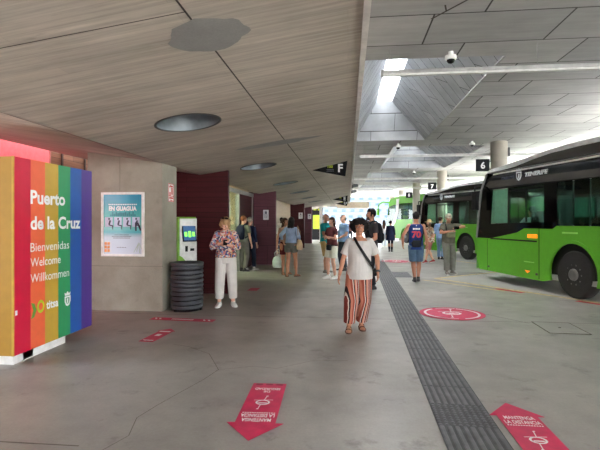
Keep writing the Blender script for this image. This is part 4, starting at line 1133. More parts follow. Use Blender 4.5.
    if near >= 1 or True:
        for sx in (1, -1): ell(b, (sx*.030, -.078, .010), (.013, .010, .008), Hm, 2)
        obj('eyes', b, plain('eye_white', (226, 220, 214), .3), t, smooth=True)
        b = B()
        for sx in (1, -1): ell(b, (sx*.030, -.086, .010), (.0065, .004, .0065), Hm, 2); tube(b, [Hm @ V((sx*.014, -.093, .028)), Hm @ V((sx*.032, -.092, .033)), Hm @ V((sx*.05, -.078, .027))], [.0035, .004, .003], 6)
        obj('eyebrows', b, HAIRM['black' if hair in ('black', 'ginger') else 'brown'], t, smooth=True)
        b = B(); tube(b, [Hm @ V((-.026, -.082, -.052)), Hm @ V((-.01, -.0925, -.057)), Hm @ V((0, -.093, -.058)), Hm @ V((.01, -.0925, -.057)), Hm @ V((.026, -.082, -.052))], [.003, .006, .006, .006, .003], 8)
        obj('lips', b, plain('lips_'+skin, tuple(int(x*.72) for x in {'tan': (200, 110, 100), 'light': (220, 130, 122), 'brown': (150, 84, 74), 'dark': (90, 50, 46)}[skin]), .45), t, smooth=True)
    # hair
    hm = HAIRM[hair]; b = B()
    def cap(r, c, front=-.045, line=.052, inward=.80, sub=4, amp=0, fr=20, back=-.09):
        vs = bmesh.ops.create_icosphere(b, subdivisions=sub, radius=1)['verts']
        for v in vs:
            p = V((v.co.x*r[0], v.co.y*r[1], v.co.z*r[2]))+V(c)
            if amp: p += v.co.normalized()*amp*noise.noise(v.co*fr*.25)+v.co.normalized()*amp*.6*noise.noise(v.co*fr*.6)
            if (p.y < front and p.z < line) or (p.z < back): p = V(c)+(p-V(c))*inward*(.85 if p.z < line else 1); p.y = max(p.y, front)
            v.co = Hm @ p
    if hstyle == 'short': cap((.081, .101, .097), (0, .014, .033), -.035, .058, .72, back=-.055, amp=.006)
    elif hstyle == 'quiff': cap((.083, .104, .106), (0, .012, .04), -.035, .06, .72, back=-.05, amp=.014)
    elif hstyle == 'bald': cap((.078, .096, .080), (0, .022, .0), -.0, .9, .70, back=-.06)
    elif hstyle == 'curly': cap((.150, .14, .120), (0, .022, .034), -.045, .050, .60, amp=.022, fr=34, back=-.12); 
    elif hstyle == 'bob':
        cap((.09, .104, .103), (0, .016, .032), -.05, .045, .78, amp=.012, back=-.10)
        for sx in (1, -1): tube(b, [Hm @ V((sx*.06, -.03, .07)), Hm @ V((sx*.082, -.035, .0)), Hm @ V((sx*.078, -.03, -.07))], [.028, .03, .016], 10)
    elif hstyle in ('long', 'ponytail'):
        cap((.086, .104, .104), (0, .016, .032), -.042, .05, .76, amp=.008, back=-.10)
        if hstyle == 'long':
            tb = [(.03, .04, .10, .05), (-.06, .05, .095, .055), (-.16, .075, .098, .05), (-.28, .095, .085, .042), (-.40, .105, .06, .034), (-.47, .105, .03, .02)]
            ring_tube(b, [[Hm @ V((rx*math.cos(2*PI*k/20), yy+ry*math.sin(2*PI*k/20)+.006*math.sin(k*2.1), z)) for k in range(20)] for z, yy, rx, ry in tb])
        else: tube(b, [Hm @ V((0, .10, .04)), Hm @ V((0, .14, -.02)), Hm @ V((0, .12, -.16))], [.025, .03, .012], 10)
    obj('hair', b, hm, t, smooth=True)
    # top
    if top:
        mat = top['mat']; b = B(); e = top.get('e', .018); hem = top.get('hem', .88); fl = top.get('flare', 0.0)
        zs = [z for z in (1.44, 1.42, 1.385, 1.32, 1.25, 1.18, 1.10, 1.02, .95, .90, .84, .76, .66, .56) if z > hem+.02]+[hem]
        if top.get('neck'): zs = [z for z in zs if z <= top['neck']]
        rs = []
        for z in zs:
            rx, ry, yy = interp(TORSO[sex], max(z, .92)); rx *= g; ry = ry*g+(belly if z < 1.25 else 0)
            if z < 1.25: rx = max(rx, interp(TORSO[sex], 1.25)[0]*g*top.get('loose', .95)); ry = max(ry, (interp(TORSO[sex], 1.25)[1]*g+belly*.8)*top.get('loose', .95))
            f = max(0, (1.1-z))*fl; yy -= belly*.4 if z < 1.25 else 0
            rs.append((z, 0, yy, rx+e*(1 if z < 1.4 else .55)+f, ry+e*(1 if z < 1.4 else .5)+f*.7))
        rings_el(b, rs[::-1], T)
        sl = top.get('sleeve', .6); sr = top.get('sr', 0)
        for S, E_, W_ in ((SHL, EL, WL), (SHR, ER, WR)):
            k = (1 if sex == 'm' else .9)*g**.7; Tin = S.lerp(T @ V((0, 0, 1.35)), .3)
            if sl > 0:
                p1 = S.lerp(E_, min(sl, 1)); tube(b, [Tin, S+V((0, 0, -.004)), S.lerp(E_, min(sl, 1)*.6), p1], [.06*k, .068*k, (.062+sr*.5)*k, (.056+sr)*k], 14, False)
                ell(b, S.lerp(Tin, .3), (.064*k, .064*k, .062*k))
                if sl > 1: ell(b, E_, (.056*k,)*3); tube(b, [E_, E_.lerp(W_, sl-1)], [.054*k, .042*k], 12, False)
        me = remesh(b, max(vox*1.15, .007), 2); o = mobj(top.get('name', 'shirt'), me, mat, t)
        if top.get('label'): o['label'] = top['label']
    if bottom:
        mat = bottom['mat']; b = B(); kind = bottom['kind']; e = bottom.get('e', .014); wz = bottom.get('waist', 1.03)
        rs = []
        for z in (wz, .96, .90, .85, .82):
            rx, ry, yy = interp(TORSO[sex], max(z, .9)); rs.append((z, 0, yy, rx*g+e, ry*g+e))
        if kind == 'skirt':
            ln = bottom['len']; fl = bottom.get('flare', .1); rs = rs[:3]+[(.82, 0, 0, rs[2][3]+.01, rs[2][4]+.01), (.90-ln, 0, 0, rs[2][3]+fl*ln, rs[2][4]+fl*ln)]
            rings_el(b, rs[::-1], T)
        else:
            rings_el(b, rs[::-1], T); r0, rk_, ra_ = bottom.get('r', (.098, .072, .066)); ln = bottom.get('len', 1.93)
            for H_, K_, A_ in ((HL, KL, AL), (HR, KR, AR)):
                gg = g**.6; H0 = H_+V((0, 0, .02))
                if ln <= 1: tube(b, [H0, H0.lerp(K_, ln*.5), H0.lerp(K_, ln)], [r0*gg, (r0+rk_)/2*gg+.006, rk_*gg+.004], 16, False)
                else:
                    f = ln-1; tube(b, [H0, H0.lerp(K_, .5), K_], [r0*gg, (r0*.55+rk_*.45)*gg, rk_*gg], 16, False); ell(b, K_, (rk_*gg,)*3)
                    tube(b, [K_, K_.lerp(A_, f*.5), K_.lerp(A_, f)], [rk_*gg, (rk_+ra_)/2*gg, ra_*gg], 16, False)
        me = remesh(b, max(vox*1.15, .007), 2); o = mobj({'skirt': 'skirt', 'shorts': 'shorts'}.get(kind, 'trousers'), me, mat, t)
    if shoes:
        for (R, sx) in F.feet:
            b = B()
            if shoes['kind'] == 'shoe':
                foot_rings(b, R, .007); o = mobj('shoe', remesh(b, .007, 2), shoes['mat'], t)
                b = B(); sole(b, R, .004, .022); obj('sole', b, shoes.get('sole', M['white']), o)
            else:
                sole(b, R, -.002, .016)
                tube(b, [R @ V((-.05, -.10, .012)), R @ V((-.03, -.10, .05)), R @ V((.02, -.10, .052)), R @ V((.05, -.10, .012))], .009, 8)
                tube(b, [R @ V((-.045, -.03, .012)), R @ V((-.03, -.03, .07)), R @ V((.03, -.03, .07)), R @ V((.045, -.03, .012))], .008, 8)
                tube(b, [R @ V((-.035, .05, .02)), R @ V((0, .075, .06)), R @ V((.035, .05, .02))], .007, 8)
                obj('sandal', b, shoes['mat'], t)
    return F
def foot_rings(bm, R, e):
    prof = [(.072, .03, .022, .024), (.055, .035, .033, .034), (.02, .043, .036, .044), (-.03, .040, .038, .038), (-.08, .030, .043, .028), (-.125, .022, .044, .021), (-.165, .017, .034, .016), (-.185, .015, .018, .011)]
    ring_tube(bm, [[R @ V(((rx+e)*math.cos(2*PI*k/14), y*(1+e*3), max(.002, zc+(rz+e)*math.sin(2*PI*k/14)))) for k in range(14)] for y, zc, rx, rz in prof])
    tube(bm, [R @ V((0, .008, .05)), R @ V((0, 0, .12))], [.036+e, .034+e*.6], 12, e == 0)
def sole(bm, R, z0, z1):
    o = [(.0, .08), (.03, .065), (.036, .02), (.036, -.03), (.047, -.09), (.046, -.14), (.028, -.185), (0, -.2), (-.028, -.185), (-.046, -.14), (-.047, -.09), (-.036, -.03), (-.036, .02), (-.03, .065)]
    a = [bm.verts.new(R @ V((x*1.05, y, z0))) for x, y in o]; c = [bm.verts.new(R @ V((x*1.05, y, z1))) for x, y in o]
    bm.faces.new(a); bm.faces.new(c[::-1])
    for i in range(len(o)): bm.faces.new((a[i], c[i], c[(i+1) % len(o)], a[(i+1) % len(o)]))
def wearable(F, name, label, cat, bm, mat, smooth=True, group=None):
    """a bag is a thing of its own: mesh placed with its wearer's frame"""
    o = obj(name, bm, mat, None, smooth=smooth)
    o.matrix_world = Matrix.Translation(F.t.location) @ Matrix.Rotation(F.t.rotation_euler.z, 4, 'Z') @ Matrix.Diagonal((*F.t.scale, 1))
    return tag(o, label, cat, group)
def bag_root(F, name, label, cat, group=None):
    t = empty(name, tuple(F.t.location), F.t.rotation_euler.z, label, cat, group); t.scale = F.t.scale; return t
def backpack(F, label, mat, sx=1.0):
    t = bag_root(F, 'backpack', label, 'backpack', 'backpacks'); T = F.T
    b = B(); rings_el(b, [(.98, 0, .165, .10*sx, .05), (1.0, 0, .168, .14*sx, .07), (1.12, 0, .17, .155*sx, .08), (1.28, 0, .165, .15*sx, .07), (1.38, 0, .15, .12*sx, .06), (1.42, 0, .14, .07*sx, .035)], T)
    mobj('bag_body', remesh(b, .012, 3), mat, t)
    b = B(); rings_el(b, [(1.02, 0, .225, .08*sx, .03), (1.06, 0, .235, .11*sx, .035), (1.17, 0, .235, .11*sx, .03), (1.2, 0, .23, .08*sx, .02)], T); obj('pocket', b, mat, t, smooth=True)
    b = B()
    for q in (1, -1): tube(b, [T @ V(p) for p in ((q*.07, .14, 1.38), (q*.095, .07, 1.445), (q*.11, -.03, 1.445), (q*.125, -.115, 1.36), (q*.135, -.13, 1.25), (q*.16, -.08, 1.12), (q*.15, .12, 1.03))], .016, 8)
    obj('strap', b, mat, t, smooth=True)
    return t
def gp(px, py, z=0):
    """ground position of an observed spot, used to stand people where they stand"""
    th = math.radians(6.09); p = (px-300)/450; d = (1.55-z)/((py-222)/450)
    return ((p*math.cos(th)-math.sin(th))*d, (p*math.sin(th)+math.cos(th))*d)
FB = lambda n, c, v=.08: fabric('cloth_'+n, c, var=v)
sneaker = dict(kind='shoe', mat=plain('white_leather', (232, 230, 226), .5))
dshoe = dict(kind='shoe', mat=plain('dark_shoe', (44, 42, 44), .5), sole=M['dark'])
gshoe = dict(kind='shoe', mat=plain('grey_shoe', (120, 112, 104), .6))
sand = dict(kind='sandal', mat=plain('brown_sandal', (96, 62, 46), .6))

# 1 woman in the middle
x, y = gp(359.5, 330.2)
F = person('woman in white T-shirt and striped wide trousers walking to the camera', (x, y), 3, 1.575, 'f', 1.14, 'tan', 2, hair='black', hstyle='curly', belly=.03,
    lf=(.035, .10, .085), rf=(-.165, -.06, .08), la=(.275, -.06, .90), ra=(-.31, -.05, .86), lpole=(.6, .8, 0), rpole=(-.6, .8, 0), hipdx=.0,
    top=dict(mat=FB('white_tee', (204, 199, 195), .03), sleeve=.78, sr=.018, hem=.80, flare=.0, e=.018, name='shirt', loose=.98, neck=1.40),
    bottom=dict(kind='trousers', mat=stripes_mat(), r=(.104, .108, .082), len=1.88, e=.02), shoes=sand, footyaw=6)
b = B(); W_, E_ = F.pts['WL'], F.pts['EL']; d = (W_-E_).normalized(); tube(b, [W_-d*.035, W_-d*.005], [.031, .030], 16, False); ell(b, W_-d*.02+V((.022, -.012, 0)), (.014, .014, .016))
obj('wrist_watch', b, M['dark'], F.t)
t = bag_root(F, 'crossbody_bag', 'black crossbody strap and small bag of the woman in striped trousers', 'bag')
T = F.T; b = B(); pts = [(-.085, -.0, 1.455), (-.075, -.075, 1.42), (-.04, -.143, 1.34), (.02, -.178, 1.24), (.09, -.186, 1.13), (.155, -.155, 1.04), (.20, -.09, .98), (.215, .03, .94)]
rr = []
for i, p in enumerate(pts):
    a = V(pts[max(i-1, 0)]); c = V(pts[min(i+1, len(pts)-1)]); dd_ = (c-a).normalized(); nn = V((p[0]*.5, p[1]-.02, 0)).normalized(); q = dd_.cross(nn).normalized()
    P = V(p)+nn*.008; rr.append([T @ (P+q*.021), T @ (P+q*.021+nn*.006), T @ (P-q*.021+nn*.006), T @ (P-q*.021)])
ring_tube(b, rr); obj('strap', b, M['black'], t)
b = B(); tube(b, [T @ V((-.085, 0, 1.455)), T @ V((-.08, .09, 1.42)), T @ V((.02, .15, 1.25)), T @ V((.16, .12, 1.05)), T @ V((.215, .04, .95))], .014, 8); obj('strap_back', b, M['black'], t)
b = B(); bx(b, T @ V((.235, .05, .90)), (.06, .16, .12)); obj('pouch', b, M['black'], t, bevel=.02)

# 2 blond woman with phone
x, y = gp(226, 306)
F = person('blond woman in floral blouse and white trousers looking down at a phone', (x, y), 14, 1.66, 'f', 1.1, 'light', 2, lean=3, hair='blond', hstyle='bob', pitch=40, tilt=8, yaw=-18,
    lf=(.135, .0, .08), rf=(-.125, -.03, .08), la=(.045, -.27, 1.16), ra=(-.065, -.25, 1.20), lpole=(.75, .45, -.6), rpole=(-.75, .45, -.6), belly=.015,
    top=dict(mat=floral_mat('floral_blouse', [(186, 96, 92), (62, 74, 122), (214, 184, 164), (196, 140, 84), (126, 146, 182), (196, 124, 132), (66, 66, 96), (214, 204, 196)], 34), sleeve=1.62, sr=.014, hem=.93, e=.03, loose=1.0, name='blouse'),
    bottom=dict(kind='trousers', mat=FB('white_jeans', (214, 209, 204), .03), r=(.104, .086, .078), len=1.8), shoes=sneaker, footyaw=14)
t = bag_root(F, 'smartphone', 'dark smartphone held by the blond woman', 'phone'); b = B(); bx(b, (-.005, -.345, 1.215), (.075, .012, .15), Matrix.Rotation(-.9, 3, 'X')); obj('phone_body', b, M['black'], t, bevel=.004)
b = B(); bx(b, (-.005, -.338, 1.222), (.067, .004, .135), Matrix.Rotation(-.9, 3, 'X')); obj('screen', b, plain('lit_phone_screen', (150, 170, 190), .2, emis=.5), t)
t = bag_root(F, 'sunglasses', 'black sunglasses pushed up on the blond woman\'s hair', 'sunglasses')
b = B(); Hm = F.H
for sx in (1, -1): ell(b, (sx*.036, -.005, .143), (.034, .026, .012), Hm, 2); tube(b, [Hm @ V((sx*.07, .0, .135)), Hm @ V((sx*.098, .05, .05))], .006, 6)
obj('frame', b, M['black'], t)

# 3 pair behind her
x, y = gp(243.5, 271.5)
F = person('man in sage shirt and grey trousers with backpack at the doorway, seen from behind', (x, y), 158, 1.74, 'm', 1.0, 'light', 0, hair='ginger', yaw=-20, lf=(.1, -.05, .08), rf=(-.1, .08, .09),
    top=dict(mat=FB('sage', (116, 122, 108)), sleeve=.7, sr=.01, hem=.9), bottom=dict(kind='trousers', mat=FB('grey_trouser', (112, 110, 104)), r=(.1, .078, .07)), shoes=dshoe)
backpack(F, 'dark navy backpack on the man in the sage shirt', FB('navy_pack', (34, 38, 56)))
x, y = gp(250, 270)
F = person('person in navy jacket and navy trousers beside the plum wall panel', (x, y), 150, 1.70, 'm', .95, 'light', 0, hair='grey', lf=(.1, .1, .09), rf=(-.08, -.1, .08), top=dict(mat=FB('navy_jacket', (40, 46, 72)), sleeve=1.8, sr=.01, hem=.86, e=.025), bottom=dict(kind='trousers', mat=FB('navy_trouser', (36, 40, 58)), r=(.1, .075, .066)), shoes=sneaker)

# 4 girls with a bag
x, y = gp(291, 277)
F = person('young woman with long black hair, pale denim shirt and grey shorts, from behind', (x, y), 168, 1.68, 'f', .98, 'tan', 1, hair='black', hstyle='long', lf=(.10, .05, .09), rf=(-.11, -.14, .08), la=(.24, .0, 1.0), ra=(-.22, -.16, 1.02), lean=3, footyaw=20,
    top=dict(mat=FB('pale_denim', (150, 168, 196)), sleeve=1.6, sr=.012, hem=.97, e=.026), bottom=dict(kind='shorts', mat=FB('grey_short', (112, 110, 104)), len=.46, r=(.108, .1, 0)), shoes=sand)
t = bag_root(F, 'tote_bag', 'tan woven shoulder bag of the young woman with long black hair', 'bag')
b = B(); T = F.T; rings_el(b, [(.78, -.27, .02, .06, .13), (.80, -.27, .02, .075, .16), (.92, -.265, .02, .08, .17), (1.04, -.255, .02, .05, .14), (1.07, -.25, .02, .03, .12)], T); mobj('bag_body', remesh(b, .012, 3), FB('tan_canvas', (196, 168, 136)), t)
b = B(); tube(b, [T @ V(p) for p in ((-.25, -.09, 1.04), (-.235, -.08, 1.3), (-.19, -.0, 1.455), (-.235, .1, 1.3), (-.25, .12, 1.04))], .012, 8); obj('strap', b, FB('tan_strap', (150, 120, 92)), t)
x, y = gp(285, 274)
F = person('young woman in beige top and dark red skirt, partly behind her friend', (x, y), 30, 1.66, 'f', .95, 'tan', 0, hair='brown', hstyle='long', yaw=25, lf=(.1, .0, .08), rf=(-.1, -.08, .08), la=(.22, -.1, .95), ra=(-.27, -.02, .86),
    top=dict(mat=FB('beige_top', (176, 140, 122)), sleeve=.4, hem=.98), bottom=dict(kind='skirt', mat=FB('dark_red_skirt', (92, 34, 42)), len=.3, flare=.2), shoes=sand)
# shopping bag
_w = Matrix.Rotation(F.t.rotation_euler.z, 4, 'Z') @ (F.pts['WR']*F.t.scale.x)
t = empty('shopping_bag', (x+_w.x, y+_w.y, _w.z-.08-.92), 0, 'pale translucent shopping bag beside the woman in the dark red skirt', 'bag')
b = B(); rings_el(b, [(.36, 0, 0, .10, .05), (.38, 0, 0, .13, .08), (.55, 0, 0, .14, .08), (.66, 0, 0, .10, .05), (.70, 0, 0, .05, .03)], Matrix()); mobj('bag_body', remesh(b, .012, 3), plain('pale_plastic_bag', (206, 222, 216), .4), t)
b = B()
for q in (1, -1): tube(b, [(q*.05, 0, .68), (q*.07, 0, .8), (.06, 0, .92), ], .008, 6)
obj('handle', b, plain('pale_plastic_bag', (206, 222, 216), .4), t)

# 5 man in white by the far recess
x, y = gp(281.5, 254)
F = person('dark-skinned man in white shirt and blue patterned trousers near the beige wall', (x, y), 20, 1.76, 'm', 1, 'dark', 0, hair='black', la=(.18, -.2, 1.0),
    top=dict(mat=FB('white_shirt', (232, 228, 220), .03), sleeve=1.7, sr=.01, hem=.9), bottom=dict(kind='trousers', mat=floral_mat('blue_pattern', [(40, 54, 96), (70, 90, 140), (200, 206, 220), (44, 50, 80)], 16)), shoes=sneaker)

# 6 trio
x, y = gp(327, 275.5)
Fm = person('bald man in teal polo shirt and khaki shorts standing sideways', gp(325.5, 273), 62, 1.80, 'm', 1.05, 'tan', 1, hair='grey', hstyle='bald', yaw=0, lf=(.12, .02, .08), rf=(-.12, -.06, .08), la=(.07, -.235, 1.05), ra=(-.06, -.25, 1.04), lpole=(1, .6, -.3), rpole=(-1, .6, -.3), handL=(-1, -.2, -.2), handR=(1, -.2, -.2), belly=.025,
    top=dict(mat=FB('teal_polo', (34, 150, 152)), sleeve=.7, sr=.012, hem=.86, e=.022, name='polo_shirt'), bottom=dict(kind='shorts', mat=FB('khaki_short', (178, 148, 98)), len=.95, r=(.106, .088, 0)), shoes=gshoe)
F = person('woman in maroon T-shirt and pale shorts with folded arms, facing left', gp(332, 278.5), -48, 1.67, 'f', 1.02, 'light', 1, hair='brown', hstyle='long', yaw=14, lf=(.1, .03, .08), rf=(-.1, -.05, .08), la=(.035, -.225, 1.17), ra=(-.03, -.20, 1.13), lpole=(1, .5, -.5), rpole=(-1, .5, -.5), handL=(-1, -.1, .1), handR=(1, -.05, .1),
    top=dict(mat=FB('maroon_tee', (112, 58, 62)), sleeve=.62, sr=.014, hem=.90, e=.022), bottom=dict(kind='shorts', mat=FB('cream_short', (226, 224, 206), .04), len=.78, r=(.106, .1, 0)), shoes=sneaker)
t = bag_root(F, 'waist_bag', 'black waist bag worn by the woman in the maroon T-shirt', 'bag')
b = B(); T = F.T; rings_el(b, [(.80, .08, -.175, .08, .035), (.82, .08, -.18, .10, .05), (.92, .08, -.18, .105, .05), (.95, .08, -.175, .09, .035)], T); mobj('bag_body', remesh(b, .01, 3), FB('black_bag', (40, 42, 48)), t)
b = B(); tube(b, [T @ V((.195*math.cos(a), .015+.15*math.sin(a), .94)) for a in [2*PI*i/24 for i in range(25)]], .012, 8); obj('belt', b, M['black'], t)
F = person('balding man in light blue shirt behind the woman in maroon', gp(343.5, 270.5), -60, 1.78, 'm', 1.08, 'light', 0, hair='grey', hstyle='bald', la=(.10, -.2, 1.0), lpole=(1, .6, -.3), handL=(-.9, -.4, -.2), belly=.03,
    top=dict(mat=FB('light_blue', (150, 182, 222)), sleeve=.75, sr=.014, hem=.88, e=.026), bottom=dict(kind='trousers', mat=FB('dark_trouser', (56, 60, 70))), shoes=dshoe)
# 7 man with backpack behind the woman
F = person('dark-haired man in charcoal T-shirt with backpack, looking left behind the curly haired woman', gp(371.5, 289), -72, 1.84, 'm', 1.02, 'tan', 1, hair='black', hstyle='quiff', yaw=0, la=(.14, -.2, .98),
    top=dict(mat=FB('charcoal_tee', (62, 58, 62)), sleeve=.62, sr=.012, hem=.86, e=.022), bottom=dict(kind='trousers', mat=FB('black_jeans', (40, 40, 46))), shoes=dshoe)
backpack(F, 'black backpack on the man in the charcoal T-shirt', FB('black_pack', (32, 33, 38)))
b = B(); tube(b, [F.H @ V((-.035, -.07, -.055)), F.H @ V((0, -.098, -.1)), F.H @ V((.035, -.07, -.055))], [.012, .014, .012], 8); ell(b, (.0, -.06, -.09), (.05, .035, .03), F.H); obj('beard', b, HAIRM['black'], F.t, smooth=True)
# 8 far pair
person('long-haired woman in white walking away in the distance', gp(384, 247.5), 178, 1.66, 'f', .95, 'tan', 0, hair='brown', hstyle='long', lf=(.09, .1, .1), rf=(-.09, -.12, .08), top=dict(mat=FB('white_top', (230, 230, 234), .03), sleeve=.5, hem=.9), bottom=dict(kind='trousers', mat=FB('pale_trouser', (206, 212, 226), .05)), shoes=sneaker)
person('person in a long navy tunic walking away in the distance', gp(390.5, 251.8), 170, 1.62, 'f', 1.05, 'brown', 0, hair='black', hstyle='short', lf=(.05, .12, .1), rf=(-.06, -.1, .08), top=dict(mat=FB('navy_tunic', (34, 38, 66)), sleeve=1.7, sr=.01, hem=.62, flare=.12, e=.03), bottom=dict(kind='trousers', mat=FB('black_legging', (30, 30, 40)), r=(.09, .06, .05)), shoes=dshoe)
# 9 man in jersey
F = person('man in blue basketball jersey and denim shorts walking away', gp(416, 282), 176, 1.79, 'm', 1.0, 'tan', 1, hair='black', hstyle='quiff', yaw=0, lf=(.03, -.02, .08), rf=(-.05, .06, .1), la=(.31, -.12, .92), ra=(-.27, .0, .86), lpole=(.8, .8, 0), footyaw=4,
    top=dict(mat=FB('jersey_blue', (40, 66, 132)), sleeve=0, hem=.80, e=.020, neck=1.425, name='jersey'), bottom=dict(kind='shorts', mat=M['denim'], len=.93, r=(.108, .092, 0)), shoes=dshoe)
T = F.T
def on_back(bm, s_, x, z, h, w, mat=None):
    yb = .128
    letters(bm, s_, h=h, w=w, o=T @ V((x, yb+.012, z)), u=(-1, 0, 0), v=(0, 0, 1), bold=.05, align='C', depth=.012)
b = B(); on_back(b, '70', 0, 1.10, .15, .22); o = obj('number', b, plain('jersey_red', (206, 70, 92), .7), F.t); o['label'] = 'pink-red number on the back'
b = B()
for k in range(5): bx(b, T @ V((-.07+.035*k, .143, 1.305)), (.026, .006, .04))
bx(b, T @ V((0, .135, 1.385)), (.018, .006, .026)); obj('lettering', b, M['letter'], F.t)
t = bag_root(F, 'sling_bag', 'black sling bag on the back of the man in the basketball jersey', 'bag')
b = B(); rings_el(b, [(.86, 0, .165, .07, .03), (.88, 0, .175, .11, .055), (.98, 0, .18, .115, .06), (1.03, 0, .17, .09, .035)], T); mobj('bag_body', remesh(b, .01, 3), FB('black_bag', (40, 42, 48)), t)
b = B(); tube(b, [T @ V(p) for p in ((-.1, .17, 1.0), (-.17, .10, 1.2), (.11, .08, 1.43) if False else (-.15, .03, 1.42), (-.12, -.1, 1.36), (.05, -.15, 1.1), (.15, -.02, .98), (.1, .15, .95))], .014, 8); obj('strap', b, M['black'], t, smooth=True)
# 10 sun hat
F = person('person in pale floral shirt and straw sun hat walking left', gp(429.5, 263), -70, 1.62, 'f', 1.08, 'light', 0, hair='grey', hstyle='bob', lf=(.08, -.22, .085), rf=(-.08, .2, .11), la=(.2, -.15, .95),
    top=dict(mat=floral_mat('beige_floral', [(220, 206, 186), (196, 176, 150), (150, 130, 110), (226, 218, 206), (190, 130, 110)], 16), sleeve=.7, sr=.02, hem=.82, flare=.1, e=.03), bottom=dict(kind='shorts', mat=FB('rose_short', (186, 120, 116)), len=.9, r=(.11, .095, 0)), shoes=dict(kind='shoe', mat=plain('red_shoe', (168, 50, 54), .5)))
b = B(); lathe(b, [(.175, -.015), (.17, .0), (.092, .012), (.088, .07), (.06, .105), (.005, .11)], 'Z', 28); bmesh.ops.transform(b, matrix=F.H @ Matrix.Translation((0, .01, .05)), verts=b.verts)
wearable(F, 'sun_hat', 'straw sun hat on the person in the pale floral shirt', 'hat', b, FB('straw', (214, 190, 140)))
# 11 light blue shirt & jeans
person('man in light blue shirt and jeans next to the second bus', gp(440.5, 259.7), 150, 1.76, 'm', 1.0, 'light', 0, hair='brown', yaw=-30, lf=(.1, -.1, .08), rf=(-.1, .1, .1), top=dict(mat=FB('sky_shirt', (150, 180, 226)), sleeve=1.3, sr=.012, hem=.86, e=.026), bottom=dict(kind='trousers', mat=FB('light_jeans', (128, 156, 196))), shoes=dshoe)
# 12 man with cap
F = person('man in cap and grey clothes walking, arms raised to a camera at his chest', gp(448.5, 274), 12, 1.78, 'm', 1.06, 'tan', 1, hair='grey', yaw=-8, pitch=8, lf=(.14, .05, .08), rf=(-.11, -.14, .08), la=(.13, -.29, 1.33), ra=(-.09, -.30, 1.22), lpole=(1, .1, .05), rpole=(-1, .2, -.5), belly=.02,
    top=dict(mat=FB('taupe_shirt', (112, 106, 94)), sleeve=.7, sr=.014, hem=.88, e=.026), bottom=dict(kind='trousers', mat=FB('stone_grey', (124, 122, 114)), r=(.104, .084, .078)), shoes=dict(kind='shoe', mat=plain('grey_shoe', (100, 94, 90), .6)))
b = B(); lathe(b, [(.088, .03), (.09, .06), (.082, .1), (.05, .135), (.005, .145)], 'Z', 24); prism(b, [(-.06, 0), (.06, 0), (.055, .05), (.03, .085), (-.03, .085), (-.055, .05)], (0, -.07, .036), (1, 0, 0), (0, -1, -.12), (0, 0, 1), .008)
bmesh.ops.transform(b, matrix=F.H @ Matrix.Translation((0, .01, -.005)), verts=b.verts); wearable(F, 'cap', 'pale cap on the man walking with a camera', 'cap', b, FB('pale_cap', (196, 186, 168)))
t = bag_root(F, 'camera', 'black camera held by the man in the cap', 'camera'); b = B(); bx(b, (.05, -.40, 1.32), (.14, .06, .09)); obj('camera_body', b, M['black'], t, bevel=.01)
b = B(); cyl(b, (.05, -.42, 1.32), (.05, -.50, 1.31), .035, 16); obj('lens', b, M['gloss_black'], t)
t = bag_root(F, 'chest_bag', 'olive grey bag across the chest of the man in the cap', 'bag'); b = B(); T = F.T
rings_el(b, [(1.04, 0, -.15, .09, .04), (1.06, 0, -.165, .13, .06), (1.18, 0, -.165, .135, .06), (1.22, 0, -.15, .1, .04)], T); mobj('bag_body', remesh(b, .012, 3), FB('olive_bag', (138, 136, 112)), t)
b = B(); tube(b, [T @ V(p) for p in ((-.11, -.15, 1.2), (-.12, -.10, 1.38), (-.1, .03, 1.46), (.0, .13, 1.35), (.14, .12, 1.15), (.16, -.05, 1.1), (.12, -.15, 1.1))], .013, 8); obj('strap', b, M['black'], t, smooth=True)
# distant heads between the trio and the woman
for px, py, c, hc, lb in ((350, 243, (170, 120, 110), 'brown', 'distant person in pink top right of the light blue shirt'), (355, 241.5, (120, 130, 150), 'black', 'distant person in blue-grey top, just left of the curly hair')):
    person(lb, gp(px, py), 10, 1.68, 'f', 1, 'tan', 0, hair=hc, hstyle='short', top=dict(mat=FB('far_%s' % hc, c), sleeve=.6, hem=.9), bottom=dict(kind='trousers', mat=FB('dark_trouser', (56, 60, 70))), shoes=dshoe)
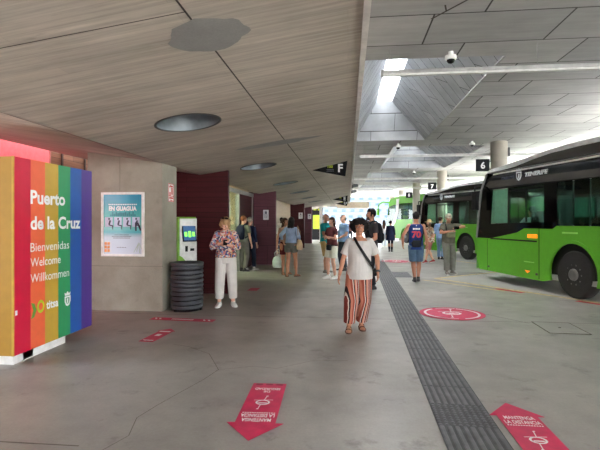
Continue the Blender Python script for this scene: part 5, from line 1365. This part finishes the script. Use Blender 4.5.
# bus driver, seated in the nearest bus
bus = [o for o in bpy.data.objects if o.name == 'city_bus'][0]
ang = bus.rotation_euler.z; ox, oy = .65, -1.42
dx = bus.location.x+ox*math.cos(ang)-oy*math.sin(ang); dy = bus.location.y+ox*math.sin(ang)+oy*math.cos(ang)
F = person('bus driver in pale shirt seated at the wheel of the nearest bus', (dx, dy, .62), math.degrees(ang)+180, 1.72, 'm', 1.05, 'tan', 0, seated=True, hair='black', lf=(.14, -.42, .10), rf=(-.14, -.42, .10), la=(.17, -.42, .78), ra=(-.17, -.42, .78),
    top=dict(mat=FB('pale_uniform', (190, 206, 214), .04), sleeve=.8, sr=.012, hem=.90, e=.024), bottom=dict(kind='trousers', mat=FB('dark_trouser', (56, 60, 70)), r=(.1, .07, .066), waist=.99), shoes=dshoe)

# ---------------------------------------------------------------- camera, daylight
cam = bpy.data.cameras.new('camera'); co = bpy.data.objects.new('camera', cam); COL.objects.link(co)
co.location = (0, 0, 1.55); cam.sensor_width = 36; cam.lens = 27; cam.clip_end = 600
co.rotation_euler = (math.radians(90), 0, math.radians(6.09)); cam.shift_y = -3/600
SC.camera = co
w = bpy.data.worlds.new('daylight'); SC.world = w; w.use_nodes = True; nt = w.node_tree; nt.nodes.clear()
o = nt.nodes.new('ShaderNodeOutputWorld'); bg = nt.nodes.new('ShaderNodeBackground'); L(nt, bg.outputs[0], o.inputs[0])
tc = nt.nodes.new('ShaderNodeTexCoord'); sp = nt.nodes.new('ShaderNodeSeparateXYZ'); L(nt, tc.outputs['Generated'], sp.inputs[0])
L(nt, ramp(nt, sp.outputs[2], [(0, (252, 253, 255)), (.35, (236, 244, 255)), (1, (214, 230, 255))]), bg.inputs[0]); bg.inputs[1].default_value = 4.2
sl = bpy.data.lights.new('sun', 'SUN'); sl.energy = 36; sl.angle = math.radians(3); sl.color = (1, .96, .9)
so = bpy.data.objects.new('sun', sl); COL.objects.link(so); so.location = (20, 30, 20)
so.rotation_euler = V((-.62, -.12, -1)).to_track_quat('-Z', 'Y').to_euler()
vs = SC.view_settings; vs.view_transform = 'Standard'; vs.look = 'None'; vs.gamma = 1; vs.use_curve_mapping = False; vs.exposure = 1.42
SC.cycles.max_bounces = 10; SC.cycles.diffuse_bounces = 6; SC.cycles.transparent_max_bounces = 12; SC.cycles.use_denoising = True
